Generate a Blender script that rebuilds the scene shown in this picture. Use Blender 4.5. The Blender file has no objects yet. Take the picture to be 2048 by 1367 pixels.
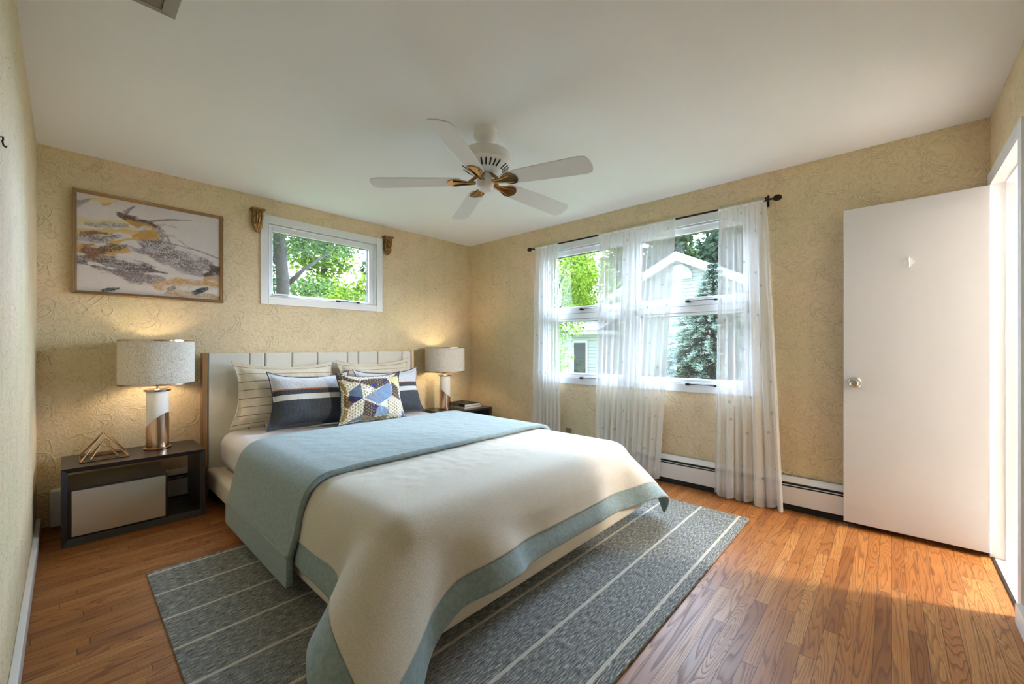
import bpy, bmesh, math, random
import numpy as np
from mathutils import Vector, Matrix

SC = bpy.context.scene
COL = SC.collection
PI = math.pi
# ------------------------------------------------------------------ camera, world, lights, exposure
XB, YA, YC, XL, ZC = 3.515, 3.975, -0.408, -0.126, 2.44     # inner faces: window wall, headboard wall, door wall, left wall, ceiling
YAW = math.radians(47.31)
cam_d = bpy.data.cameras.new('camera')
cam_d.sensor_width = 36.0
cam_d.lens = 823.0 / 2048.0 * 36.0
cam_d.shift_y = 10.5 / 2048.0
cam_d.clip_start = 0.02
cam = bpy.data.objects.new('camera', cam_d)
COL.objects.link(cam)
cam.location = (0, 0, 1.15)
cam.rotation_euler = (PI / 2, 0, -YAW)
SC.camera = cam

SKY_DIM, SKY_BRIGHT = 0.22, 2.6
w = bpy.data.worlds.new('sky')
SC.world = w
w.use_nodes = True
wn = w.node_tree.nodes
bg = wn['Background']
# hazy sky, brightest towards the sun side (beyond the windows), dimmer behind the house
_tc = wn.new('ShaderNodeTexCoord')
_dt = wn.new('ShaderNodeVectorMath'); _dt.operation = 'DOT_PRODUCT'
w.node_tree.links.new(_tc.outputs['Generated'], _dt.inputs[0]); _dt.inputs[1].default_value = Vector((0.80, 0.52, 0.30)).normalized()
_mr = wn.new('ShaderNodeMapRange'); _mr.interpolation_type = 'SMOOTHSTEP'
w.node_tree.links.new(_dt.outputs['Value'], _mr.inputs['Value'])
_mr.inputs['From Min'].default_value = -0.25; _mr.inputs['From Max'].default_value = 0.75
_mr.inputs['To Min'].default_value = SKY_DIM; _mr.inputs['To Max'].default_value = SKY_BRIGHT
w.node_tree.links.new(_mr.outputs['Result'], bg.inputs['Strength'])
bg.inputs['Color'].default_value = (0.70, 0.915, 1.21, 1)

def portal(name, loc, rot, sx, sy):
    d = bpy.data.lights.new(name, 'AREA')
    d.shape = 'RECTANGLE'; d.size = sx; d.size_y = sy
    d.cycles.is_portal = True
    o = bpy.data.objects.new(name, d); COL.objects.link(o)
    o.location = loc; o.rotation_euler = rot
portal('window_light_bed', (1.70, YA + 0.12, 1.905), (PI / 2, 0, PI), 1.02, 0.66)
portal('window_light_side', (XB + 0.12, 2.285, 1.49), (PI / 2, 0, PI / 2), 1.0, 1.36)
portal('window_light_side', (XB + 0.12, 1.255, 1.49), (PI / 2, 0, PI / 2), 0.96, 1.36)

SC.view_settings.view_transform = 'Standard'
SC.view_settings.look = 'None'
SC.view_settings.gamma = 1.0
SC.view_settings.use_curve_mapping = False
SC.view_settings.exposure = 4.0
SC.cycles.max_bounces = 12
SC.cycles.diffuse_bounces = 7
SC.cycles.glossy_bounces = 4
SC.cycles.transparent_max_bounces = 24
SC.cycles.use_denoising = True
SC.cycles.sample_clamp_indirect = 8.0
SC.cycles.caustics_reflective = False
SC.cycles.caustics_refractive = False

rnd = random.Random(7)
npr = np.random.RandomState(5)

# ------------------------------------------------------------------ helpers: objects
def link(o, parent=None):
    COL.objects.link(o)
    if parent is not None:
        o.parent = parent
    return o

def tag(o, label=None, cat=None, group=None, kind=None):
    if label: o['label'] = label
    if cat: o['category'] = cat
    if group: o['group'] = group
    if kind: o['kind'] = kind
    return o

def thing(name, label, cat, loc=(0, 0, 0), rz=0, group=None):
    o = bpy.data.objects.new(name, None)
    o.empty_display_size = 0.1
    link(o); o.location = loc; o.rotation_euler = (0, 0, rz)
    return tag(o, label, cat, group)

def struct(name, loc=(0, 0, 0), label=None):
    o = bpy.data.objects.new(name, None)
    link(o); o.location = loc
    return tag(o, label=label, kind='structure')

def finish(bm, name, mat, parent=None, smooth=False, bevel=0, seg=2, angle=40):
    me = bpy.data.meshes.new(name)
    bmesh.ops.recalc_face_normals(bm, faces=bm.faces[:])
    bm.to_mesh(me); bm.free()
    o = bpy.data.objects.new(name, me)
    mats = mat if isinstance(mat, (list, tuple)) else [mat]
    for m in mats: me.materials.append(m)
    if smooth:
        for p in me.polygons: p.use_smooth = True
        if smooth == 'auto':
            me.set_sharp_from_angle(angle=math.radians(angle))
    link(o, parent)
    if bevel:
        md = o.modifiers.new('bevel', 'BEVEL'); md.width = bevel; md.segments = seg; md.limit_method = 'ANGLE'
        for p in me.polygons: p.use_smooth = True
        md.harden_normals = True
    return o

def box(bm, x0, x1, y0, y1, z0, z1, mi=0, M=None):
    vs = [Vector((x, y, z)) for z in (z0, z1) for y in (y0, y1) for x in (x0, x1)]
    if M is not None: vs = [M @ v for v in vs]
    v = [bm.verts.new(p) for p in vs]
    for f in ((0, 2, 3, 1), (4, 5, 7, 6), (0, 1, 5, 4), (2, 6, 7, 3), (0, 4, 6, 2), (1, 3, 7, 5)):
        fc = bm.faces.new([v[i] for i in f]); fc.material_index = mi
    return v

def bx(name, dims, mat, parent=None, bevel=0, seg=2):
    bm = bmesh.new(); box(bm, *dims)
    return finish(bm, name, mat, parent, bevel=bevel, seg=seg)

def lathe(bm, prof, seg=48, M=None, caps=True, mi=0):
    rings = []
    for r, z in prof:
        ring = []
        for k in range(seg):
            a = 2 * PI * k / seg
            p = Vector((r * math.cos(a), r * math.sin(a), z))
            ring.append(bm.verts.new(M @ p if M is not None else p))
        rings.append(ring)
    for a, b in zip(rings, rings[1:]):
        for k in range(seg):
            f = bm.faces.new((a[k], a[(k + 1) % seg], b[(k + 1) % seg], b[k])); f.material_index = mi
    if caps:
        for r in (rings[0], rings[-1]):
            try:
                f = bm.faces.new(r); f.material_index = mi
            except ValueError: pass

def tube(bm, pts, r, seg=10, caps=True):
    pts = [Vector(p) for p in pts]
    rr = r if isinstance(r, (list, tuple)) else [r] * len(pts)
    rings = []
    up = None
    for i, p in enumerate(pts):
        d = (pts[min(i + 1, len(pts) - 1)] - pts[max(i - 1, 0)]).normalized()
        if up is None:
            up = Vector((0, 0, 1)) if abs(d.z) < 0.9 else Vector((1, 0, 0))
        s = d.cross(up).normalized(); up = s.cross(d).normalized()
        rings.append([bm.verts.new(p + (s * math.cos(2 * PI * k / seg) + up * math.sin(2 * PI * k / seg)) * rr[i]) for k in range(seg)])
    for a, b in zip(rings, rings[1:]):
        for k in range(seg):
            bm.faces.new((a[k], a[(k + 1) % seg], b[(k + 1) % seg], b[k]))
    if caps:
        bm.faces.new(rings[0]); bm.faces.new(rings[-1])

def prism(bm, poly, M, d0, d1, mi=0):
    """poly of (a,b), extruded along the third local axis from d0 to d1, placed by M"""
    A = [bm.verts.new(M @ Vector((a, b, d0))) for a, b in poly]
    B = [bm.verts.new(M @ Vector((a, b, d1))) for a, b in poly]
    n = len(poly)
    f = bm.faces.new(A); f.material_index = mi
    f = bm.faces.new(B[::-1]); f.material_index = mi
    for k in range(n):
        f = bm.faces.new((A[k], A[(k + 1) % n], B[(k + 1) % n], B[k])); f.material_index = mi

def grid_obj(name, P, mat, parent=None, smooth=True, uv=None, cols=None, mask=None):
    """P: (ni,nj,3) array -> grid mesh; cols: (ni,nj,3) linear colours on vertices; mask: faces kept"""
    ni, nj = P.shape[:2]
    idx = np.arange(ni * nj).reshape(ni, nj)
    q = np.stack([idx[:-1, :-1], idx[1:, :-1], idx[1:, 1:], idx[:-1, 1:]], -1)
    if mask is not None: q = q[mask]
    q = q.reshape(-1, 4)
    used = np.unique(q)
    remap = -np.ones(ni * nj, int); remap[used] = np.arange(len(used))
    q = remap[q]
    me = bpy.data.meshes.new(name)
    me.from_pydata(P.reshape(-1, 3)[used].tolist(), [], q.tolist())
    if uv is not None:
        l = me.uv_layers.new(name='UVMap')
        U = uv.reshape(-1, 2)[used][q.reshape(-1)]
        l.data.foreach_set('uv', U.astype(np.float32).ravel())
    if cols is not None:
        a = me.color_attributes.new('col', 'FLOAT_COLOR', 'POINT')
        c = np.ones((len(used), 4), np.float32); c[:, :3] = cols.reshape(-1, 3)[used]
        a.data.foreach_set('color', c.ravel())
    me.materials.append(mat)
    if smooth:
        me.polygons.foreach_set('use_smooth', [True] * len(me.polygons))
    me.update()
    return link(bpy.data.objects.new(name, me), parent)

def srgb(r, g, b):
    f = lambda c: (c / 255 / 12.92) if c / 255 <= 0.04045 else ((c / 255 + 0.055) / 1.055) ** 2.4
    return (f(r), f(g), f(b), 1.0)
def srgb3(*c): return np.array(srgb(*c)[:3])

# ------------------------------------------------------------------ helpers: node materials
class NB:
    def __init__(s, name):
        s.m = bpy.data.materials.new(name); s.m.use_nodes = True
        s.t = s.m.node_tree; s.b = s.t.nodes['Principled BSDF']; s.out = s.t.nodes['Material Output']
    def n(s, typ, ins=None, **kw):
        nd = s.t.nodes.new(typ)
        for k, v in kw.items(): setattr(nd, k, v)
        for k, v in (ins or {}).items():
            s.set(nd.inputs[k], v)
        return nd
    def set(s, inp, v):
        if isinstance(v, bpy.types.NodeSocket): s.t.links.new(v, inp)
        else: inp.default_value = v
    def math(s, op, a, b=None, c=None):
        nd = s.t.nodes.new('ShaderNodeMath'); nd.operation = op
        for i, v in enumerate((a, b, c)):
            if v is not None: s.set(nd.inputs[i], v)
        return nd.outputs[0]
    def coord(s, which='Object'): return s.n('ShaderNodeTexCoord').outputs[which]
    def sep(s, v):
        nd = s.n('ShaderNodeSeparateXYZ', {0: v}); return nd.outputs[0], nd.outputs[1], nd.outputs[2]
    def comb(s, x, y, z=0.0): return s.n('ShaderNodeCombineXYZ', {0: x, 1: y, 2: z}).outputs[0]
    def noise(s, v, scale, detail=2.0, rough=0.5, dist=0.0, out='Fac'):
        return s.n('ShaderNodeTexNoise', {'Vector': v, 'Scale': scale, 'Detail': detail, 'Roughness': rough, 'Distortion': dist}).outputs[out]
    def ramp(s, f, stops, interp='LINEAR'):
        nd = s.n('ShaderNodeValToRGB', {'Fac': f}); cr = nd.color_ramp; cr.interpolation = interp
        while len(cr.elements) < len(stops): cr.elements.new(0.5)
        for e, (p, c) in zip(cr.elements, stops):
            e.position = p; e.color = c if len(c) == 4 else (*c, 1)
        return nd.outputs['Color']
    def mix(s, f, a, b, mode='MIX'):
        nd = s.n('ShaderNodeMix', data_type='RGBA', blend_type=mode)
        s.set(nd.inputs['Factor'], f); s.set(nd.inputs['A'], a); s.set(nd.inputs['B'], b)
        return nd.outputs['Result']
    def bump(s, h, strength=0.3, dist=0.01):
        nd = s.n('ShaderNodeBump', {'Height': h, 'Strength': strength, 'Distance': dist})
        s.set(s.b.inputs['Normal'], nd.outputs[0]); return nd
    def p(s, **kw):
        for k, v in kw.items():
            s.set(s.b.inputs[k.replace('_', ' ')], v)
        return s

def plain(name, c, rough=0.5, metal=0.0, noise=0.0, scale=40, bump=0.0, **kw):
    b = NB(name)
    v = b.coord()
    if noise:
        f = b.noise(v, scale, 3)
        lo = tuple(x * (1 - noise) for x in c[:3]) + (1,)
        hi = tuple(min(1, x * (1 + noise)) for x in c[:3]) + (1,)
        b.p(Base_Color=b.ramp(f, [(0.3, lo), (0.7, hi)]))
    else:
        b.p(Base_Color=c)
    if bump:
        b.bump(b.noise(v, scale, 3), bump, 0.004)
    b.p(Roughness=rough, Metallic=metal, **kw)
    return b.m

# ---- wallpaper: embossed scroll and leaf relief, seams every 0.53 m
def wallpaper():
    b = NB('wallpaper')
    x, y, z = b.sep(b.coord())
    u = b.math('ADD', x, y)
    P = b.comb(u, z)
    nz = b.n('ShaderNodeTexNoise', {'Vector': P, 'Scale': 7.0, 'Detail': 1.0})
    wob = b.n('ShaderNodeVectorMath', {0: nz.outputs['Color'], 1: (0.5, 0.5, 0.5)}, operation='SUBTRACT').outputs[0]
    wob = b.n('ShaderNodeVectorMath', {0: wob, 'Scale': 0.10}, operation='SCALE').outputs[0]
    Q = b.n('ShaderNodeVectorMath', {0: P, 1: wob}, operation='ADD').outputs[0]
    qu, qz, _ = b.sep(Q)
    # half-drop repeat of a leaf scroll
    cu = b.math('DIVIDE', qu, 0.265); row = b.math('FLOOR', cu)
    cz = b.math('ADD', b.math('DIVIDE', qz, 0.30), b.math('MULTIPLY', row, 0.5))
    a = b.math('SUBTRACT', b.math('FRACT', cu), 0.5); c = b.math('SUBTRACT', b.math('FRACT', cz), 0.5)
    def arc(ax, cx, r, width, lo, hi):
        da = b.math('SUBTRACT', a, ax); dc = b.math('SUBTRACT', c, cx)
        rad = b.math('SQRT', b.math('ADD', b.math('MULTIPLY', da, da), b.math('MULTIPLY', dc, dc)))
        d = b.math('ABSOLUTE', b.math('SUBTRACT', rad, r))
        th = b.math('ARCTAN2', dc, da)
        m = b.math('MULTIPLY', b.math('GREATER_THAN', th, lo), b.math('LESS_THAN', th, hi))
        g = b.n('ShaderNodeMapRange', {'Value': d, 'From Min': 0.0, 'From Max': width, 'To Min': 1.0, 'To Max': 0.0}, interpolation_type='SMOOTHSTEP').outputs[0]
        return b.math('MULTIPLY', g, m)
    h = arc(-0.10, 0.12, 0.30, 0.035, -2.2, -0.1)
    for q in ((-0.17, 0.19, 0.30, 0.025, -1.5, -0.2), (-0.02, -0.08, 0.30, 0.03, -0.1, 1.3), (0.18, 0.22, 0.13, 0.03, -3.1, 1.9), (-0.28, -0.26, 0.12, 0.03, -2.0, 2.6), (0.22, -0.28, 0.09, 0.025, -3.1, 2.2)):
        h = b.math('MAXIMUM', h, arc(*q))
    # small squiggles = contour lines of a noise field
    f1 = b.noise(Q, 17.0, 1.5, 0.5, 0.4)
    s1 = b.math('ABSOLUTE', b.math('SUBTRACT', b.math('FRACT', b.math('MULTIPLY', f1, 7.0)), 0.5))
    f2 = b.noise(Q, 120.0, 2.0)
    hh = b.math('ADD', b.math('MULTIPLY', h, 1.0), b.math('MULTIPLY', s1, 0.9))
    hh = b.math('ADD', hh, b.math('MULTIPLY', f2, 0.25))
    # seams
    sm = b.math('FRACT', b.math('DIVIDE', b.math('ADD', u, 0.365), 0.53))
    seam = b.math('LESS_THAN', b.math('ABSOLUTE', b.math('SUBTRACT', sm, 0.5)), 0.0016)
    # thin glaze collects in the grooves, patchy over the sheet
    big = b.noise(P, 1.1, 2.0)
    base = b.ramp(big, [(0.3, srgb(216, 201, 161)), (0.52, srgb(225, 204, 167)), (0.72, srgb(229, 202, 170))])
    groove = b.math('MULTIPLY', b.math('POWER', b.math('SUBTRACT', 1.0, b.math('MULTIPLY', s1, 2.0)), 5.0), b.noise(P, 9.0, 2.0))
    rim = b.math('MULTIPLY', b.math('MULTIPLY', h, b.math('SUBTRACT', 1.0, h)), 4.0)
    col = b.mix(b.math('MULTIPLY', groove, 0.62), base, srgb(146, 118, 72))
    col = b.mix(b.math('MULTIPLY', rim, 0.34), col, srgb(150, 122, 76))
    col = b.mix(b.math('MULTIPLY', b.math('POWER', h, 2.0), 0.40), col, srgb(240, 228, 192))
    col = b.mix(b.math('MULTIPLY', seam, 0.28), col, srgb(120, 100, 66))
    b.p(Base_Color=col, Roughness=0.55)
    b.bump(hh, 0.45, 0.006)
    return b.m

def oak_floor():
    b = NB('oak_strip_floor')
    x, y, z = b.sep(b.coord())
    ry = b.math('DIVIDE', y, 0.0508); row = b.math('FLOOR', ry); fy = b.math('FRACT', ry)
    wr = b.n('ShaderNodeTexWhiteNoise', {'W': row}, noise_dimensions='1D').outputs['Value']
    xx = b.math('ADD', b.math('DIVIDE', x, 0.95), b.math('MULTIPLY', wr, 7.3)); colm = b.math('FLOOR', xx); fx = b.math('FRACT', xx)
    wn2 = b.n('ShaderNodeTexWhiteNoise', {'Vector': b.comb(row, colm)}, noise_dimensions='2D')
    pv = wn2.outputs['Value']; pc = b.sep(wn2.outputs['Color'])
    off = b.math('MULTIPLY', pv, 60.0)
    V = b.comb(b.math('ADD', b.math('MULTIPLY', x, b.math('ADD', 0.45, b.math('MULTIPLY', pc[1], 1.2))), off), b.math('ADD', b.math('MULTIPLY', y, 12.0), b.math('MULTIPLY', off, 3.1)))
    g = b.noise(V, 1.0, 2.0, 0.35, 0.1)
    rings = b.math('FRACT', b.math('MULTIPLY', g, b.math('ADD', 13.0, b.math('MULTIPLY', pc[0], 14.0))))
    V2 = b.comb(b.math('MULTIPLY', x, 9.0), b.math('MULTIPLY', y, 330.0))
    pores = b.noise(V2, 1.0, 3.0)
    tint = b.ramp(pv, [(0.0, srgb(136, 82, 38)), (0.22, srgb(156, 97, 45)), (0.6, srgb(170, 109, 53)), (0.85, srgb(184, 129, 72)), (1.0, srgb(140, 82, 36))])
    line = b.ramp(rings, [(0.0, (0, 0, 0, 1)), (0.55, (0.12, 0.12, 0.12, 1)), (0.86, (1, 1, 1, 1)), (0.93, (0.85, 0.85, 0.85, 1)), (1.0, (0, 0, 0, 1))])
    col = b.mix(b.math('MULTIPLY', line, 0.62), tint, srgb(84, 44, 18))
    pm = b.ramp(pores, [(0.42, (0, 0, 0, 1)), (0.62, (1, 1, 1, 1))])
    col = b.mix(b.math('MULTIPLY', pm, 0.42), col, srgb(120, 70, 32))
    wear = b.noise(b.comb(x, y), 2.2, 3.0)
    col = b.mix(b.math('MULTIPLY', b.ramp(wear, [(0.45, (0, 0, 0, 1)), (0.75, (1, 1, 1, 1))]), 0.18), col, srgb(190, 150, 106))
    e1 = b.math('LESS_THAN', b.math('MINIMUM', fy, b.math('SUBTRACT', 1.0, fy)), 0.018)
    e2 = b.math('LESS_THAN', b.math('MINIMUM', fx, b.math('SUBTRACT', 1.0, fx)), 0.0014)
    gap = b.math('MAXIMUM', e1, e2)
    col = b.mix(b.math('MULTIPLY', gap, 0.85), col, srgb(52, 30, 16))
    b.p(Base_Color=col, Roughness=b.math('ADD', 0.42, b.math('MULTIPLY', line, 0.12)))
    b.b.inputs['Specular IOR Level'].default_value = 0.32
    b.bump(b.math('SUBTRACT', b.math('MULTIPLY', line, -0.15), gap), 0.35, 0.0015)
    return b.m

def fabric(name, c1, c2, scale=260, bump=0.25, rough=0.9, stretch=(1, 1, 1), sheen=0.2):
    b = NB(name)
    v = b.n('ShaderNodeVectorMath', {0: b.coord(), 1: stretch}, operation='MULTIPLY').outputs[0]
    f = b.noise(v, scale, 2.0, 0.6)
    big = b.noise(b.coord(), 5.0, 2.0)
    col = b.ramp(f, [(0.32, c1), (0.68, c2)])
    col = b.mix(b.math('MULTIPLY', big, 0.18), col, c1)
    b.p(Base_Color=col, Roughness=rough)
    b.b.inputs['Sheen Weight'].default_value = sheen
    b.bump(f, bump, 0.002)
    return b.m

def attr_mat(name, rough=0.85, bump=0.0, scale=300, sheen=0.0):
    b = NB(name)
    c = b.n('ShaderNodeAttribute', attribute_name='col').outputs['Color']
    b.p(Base_Color=c, Roughness=rough)
    if bump: b.bump(b.noise(b.coord(), scale, 3.0), bump, 0.002)
    return b.m

def sheer_mat():
    b = NB('sheer_voile')
    uv = b.n('ShaderNodeUVMap', uv_map='UVMap').outputs[0]
    # scattered embroidered flowers (uv in metres of cloth)
    vor = b.n('ShaderNodeTexVoronoi', {'Vector': uv, 'Scale': 5.0, 'Randomness': 0.75}, feature='F1', voronoi_dimensions='2D')
    d = vor.outputs['Distance']
    dv = b.n('ShaderNodeVectorMath', {0: b.n('ShaderNodeVectorMath', {0: uv, 1: (5, 5, 5)}, operation='MULTIPLY').outputs[0], 1: vor.outputs['Position']}, operation='SUBTRACT')
    vx, vy, _ = b.sep(b.n('ShaderNodeVectorMath', {0: uv, 1: vor.outputs['Position']}, operation='SUBTRACT').outputs[0])
    ang = b.math('ARCTAN2', vy, vx)
    pet = b.math('ADD', 0.050, b.math('MULTIPLY', b.math('COSINE', b.math('MULTIPLY', ang, 8.0)), 0.014))
    fl = b.math('LESS_THAN', d, pet)
    fl = b.math('MULTIPLY', fl, b.math('GREATER_THAN', d, 0.016))
    hem = b.math('GREATER_THAN', b.n('ShaderNodeUVMap', uv_map='hem').outputs[0], 0.5)
    weave = b.noise(b.n('ShaderNodeVectorMath', {0: uv, 1: (500, 40, 1)}, operation='MULTIPLY').outputs[0], 1.0, 1.0)
    cov = b.math('ADD', 0.64, b.math('MULTIPLY', b.math('SUBTRACT', weave, 0.5), 0.16))
    cov = b.math('MAXIMUM', cov, b.math('MULTIPLY', fl, 0.88))
    cov = b.math('MAXIMUM', cov, b.math('MULTIPLY', hem, 0.80))
    col = b.mix(b.math('MULTIPLY', fl, 0.7), (0.82, 0.805, 0.785, 1), srgb(110, 108, 106))
    df = b.n('ShaderNodeBsdfDiffuse', {'Color': col}).outputs[0]
    tl = b.n('ShaderNodeBsdfTranslucent', {'Color': col}).outputs[0]
    m1 = b.n('ShaderNodeMixShader', {0: 0.035, 1: df, 2: tl}).outputs[0]
    tr = b.n('ShaderNodeBsdfTransparent', {'Color': (1, 1, 1, 1)}).outputs[0]
    m2 = b.n('ShaderNodeMixShader', {0: cov, 1: tr, 2: m1}).outputs[0]
    b.t.links.new(m2, b.out.inputs['Surface'])
    return b.m

def glass_mat():
    b = NB('window_glass')
    tr = b.n('ShaderNodeBsdfTransparent', {'Color': (0.97, 0.98, 0.975, 1)}).outputs[0]
    gl = b.n('ShaderNodeBsdfGlossy', {'Color': (1, 1, 1, 1), 'Roughness': 0.02}).outputs[0]
    m = b.n('ShaderNodeMixShader', {0: 0.045, 1: tr, 2: gl}).outputs[0]
    b.t.links.new(m, b.out.inputs['Surface'])
    return b.m

def leaf_mat(name, lo, hi, trans=0.35):
    b = NB(name)
    a = b.n('ShaderNodeAttribute', attribute_name='tone').outputs['Fac']
    c = b.ramp(a, [(0.0, lo), (1.0, hi)])
    df = b.n('ShaderNodeBsdfDiffuse', {'Color': c}).outputs[0]
    tl = b.n('ShaderNodeBsdfTranslucent', {'Color': c}).outputs[0]
    m = b.n('ShaderNodeMixShader', {0: trans, 1: df, 2: tl}).outputs[0]
    b.t.links.new(m, b.out.inputs['Surface'])
    return b.m

def siding_mat():
    b = NB('white_lap_siding')
    x, y, z = b.sep(b.coord())
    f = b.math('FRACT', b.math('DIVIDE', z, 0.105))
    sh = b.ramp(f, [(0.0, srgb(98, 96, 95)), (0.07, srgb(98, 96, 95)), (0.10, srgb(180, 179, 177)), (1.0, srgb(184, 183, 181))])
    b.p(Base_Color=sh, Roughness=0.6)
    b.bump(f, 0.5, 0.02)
    return b.m

def rug_mat():
    b = NB('flatweave_rug')
    x, y, z = b.sep(b.coord())
    V = b.comb(b.math('MULTIPLY', x, 30.0), b.math('MULTIPLY', y, 210.0))
    f = b.noise(V, 1.0, 2.0, 0.6)
    V2 = b.comb(b.math('MULTIPLY', x, 45.0), b.math('MULTIPLY', y, 190.0), 3.0)
    f2 = b.noise(V2, 1.0, 2.0, 0.6)
    col = b.ramp(f, [(0.32, srgb(36, 36, 40)), (0.45, srgb(104, 106, 106)), (0.55, srgb(156, 158, 154)), (0.66, srgb(214, 212, 200))])
    hue = b.ramp(f2, [(0.35, srgb(110, 110, 124)), (0.5, srgb(122, 122, 116)), (0.64, srgb(132, 132, 98))])
    col = b.mix(0.36, col, hue)
    rowl = b.math('SINE', b.math('MULTIPLY', y, 2 * PI / 0.0085))
    col = b.mix(b.math('MULTIPLY', b.math('MAXIMUM', rowl, 0.0), 0.26), col, srgb(36, 36, 40))
    t = b.math('FRACT', b.math('DIVIDE', b.math('SUBTRACT', y, 0.755 - 0.1235), 0.247))
    st = b.math('LESS_THAN', b.math('ABSOLUTE', b.math('SUBTRACT', t, 0.5)), 0.030)
    stc = b.ramp(f, [(0.3, srgb(176, 170, 154)), (0.6, srgb(206, 200, 186))])
    col = b.mix(st, col, stc)
    b.p(Base_Color=col, Roughness=0.95)
    b.bump(b.math('ADD', f, b.math('MULTIPLY', rowl, 0.4)), 0.6, 0.004)
    return b.m

def shade_mat():
    b = NB('speckled_linen_shade')
    f = b.noise(b.coord(), 190.0, 3.0, 0.7)
    col = b.ramp(f, [(0.33, srgb(172, 160, 142)), (0.5, srgb(222, 214, 202)), (0.7, srgb(238, 234, 226))])
    df = b.n('ShaderNodeBsdfDiffuse', {'Color': col}).outputs[0]
    tl = b.n('ShaderNodeBsdfTranslucent', {'Color': col}).outputs[0]
    m = b.n('ShaderNodeMixShader', {0: 0.12, 1: df, 2: tl}).outputs[0]
    b.t.links.new(m, b.out.inputs['Surface'])
    return b.m

def striped_linen():
    b = NB('striped_linen')
    u, v, _ = b.sep(b.n('ShaderNodeUVMap', uv_map='UVMap').outputs[0])
    t = b.math('FRACT', b.math('ADD', b.math('MULTIPLY', v, 8.0), 0.12))
    d = b.math('ABSOLUTE', b.math('SUBTRACT', t, 0.5))
    line = b.math('LESS_THAN', d, 0.035)
    f = b.noise(b.comb(b.math('MULTIPLY', u, 60.0), b.math('MULTIPLY', v, 260.0)), 1.0, 2.0)
    base = b.ramp(f, [(0.3, srgb(196, 184, 160)), (0.7, srgb(222, 213, 194))])
    col = b.mix(line, base, srgb(128, 62, 44))
    b.p(Base_Color=col, Roughness=0.9)
    b.bump(f, 0.2, 0.002)
    return b.m

def banded_cushion():
    b = NB('banded_navy_cushion')
    u, v, _ = b.sep(b.n('ShaderNodeUVMap', uv_map='UVMap').outputs[0])
    def m(lo, hi): return b.math('MULTIPLY', b.math('GREATER_THAN', v, lo), b.math('LESS_THAN', v, hi))
    rib = b.math('SINE', b.math('MULTIPLY', u, 420.0))
    f = b.noise(b.comb(b.math('MULTIPLY', u, 140.0), b.math('MULTIPLY', v, 25.0)), 1.0, 2.0)
    dark = b.ramp(f, [(0.3, srgb(40, 42, 47)), (0.7, srgb(66, 69, 75))])
    dark = b.mix(b.math('MULTIPLY', b.math('MAXIMUM', rib, 0.0), 0.35), dark, srgb(88, 92, 98))
    fz = b.noise(b.comb(b.math('MULTIPLY', u, 110.0), b.math('MULTIPLY', v, 80.0)), 1.0, 3.0, 0.7)
    silver = b.ramp(fz, [(0.3, srgb(150, 150, 154)), (0.6, srgb(214, 214, 218)), (0.8, srgb(236, 236, 240))])
    col = b.mix(m(0.66, 2.0), dark, silver)
    col = b.mix(m(0.645, 0.668), col, srgb(160, 92, 60))
    col = b.mix(m(0.47, 0.565), col, srgb(206, 204, 198))
    b.p(Base_Color=col, Roughness=0.8)
    b.bump(b.math('ADD', fz, b.math('MULTIPLY', rib, 0.3)), 0.3, 0.003)
    return b.m

WHITE = plain('white_gloss_paint', (0.80, 0.80, 0.81, 1), 0.35)
CEIL = plain('ceiling_paint', (0.86, 0.86, 0.87, 1), 0.85, noise=0.012, scale=1.5, bump=0.02)
DOORP = plain('door_paint', (0.70, 0.69, 0.69, 1), 0.4)
WALLP = wallpaper()
OAK = oak_floor()
GLASS = glass_mat()
BRONZE = plain('dark_bronze', srgb(48, 36, 28), 0.35, 0.7)
HEATW = plain('enamel_white', (0.78, 0.78, 0.79, 1), 0.3)
BLACK = plain('black_gap', (0.012, 0.011, 0.010, 1), 0.6)
CHROME = plain('chrome', (0.78, 0.77, 0.75, 1), 0.12, 1.0)
SLATM = plain('pale_grey_metal', srgb(150, 142, 128), 0.45, 0.0)
COPPER = plain('rose_gold_metal', srgb(206, 172, 146), 0.18, 1.0)
GOLDT = plain('satin_bronze_trim', srgb(176, 140, 104), 0.3, 1.0)
BRASS = plain('polished_brass', srgb(172, 140, 96), 0.12, 1.0)
PORC = plain('white_ceramic', (0.80, 0.80, 0.79, 1), 0.18)
ESPRESSO = plain('espresso_lacquer', srgb(46, 41, 42), 0.28, noise=0.10, scale=30)
MIRRORM = plain('champagne_lacquer', srgb(206, 200, 190), 0.22, 0.55)
CREAM = fabric('cream_upholstery', srgb(206, 200, 186), srgb(224, 219, 208), 330, 0.15)
RAILF = fabric('beige_upholstery', srgb(196, 184, 162), srgb(216, 206, 188), 330, 0.15)
SHEET = fabric('white_sheet', srgb(206, 204, 206), srgb(216, 214, 216), 200, 0.05, sheen=0.0)
BEIGE = fabric('beige_duvet_weave', srgb(190, 181, 164), srgb(215, 208, 194), 300, 0.3)
TEAL = fabric('dusty_blue_velvet', srgb(122, 138, 138), srgb(141, 157, 156), 60, 0.06, sheen=0.25)
FANW = plain('fan_white', (0.80, 0.79, 0.77, 1), 0.35)
BLADE = plain('fan_blade_white', (0.76, 0.74, 0.73, 1), 0.5)
FRINGE = plain('cream_fringe', srgb(222, 210, 178), 0.9, noise=0.12, scale=120)
SHEER = sheer_mat()

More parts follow.
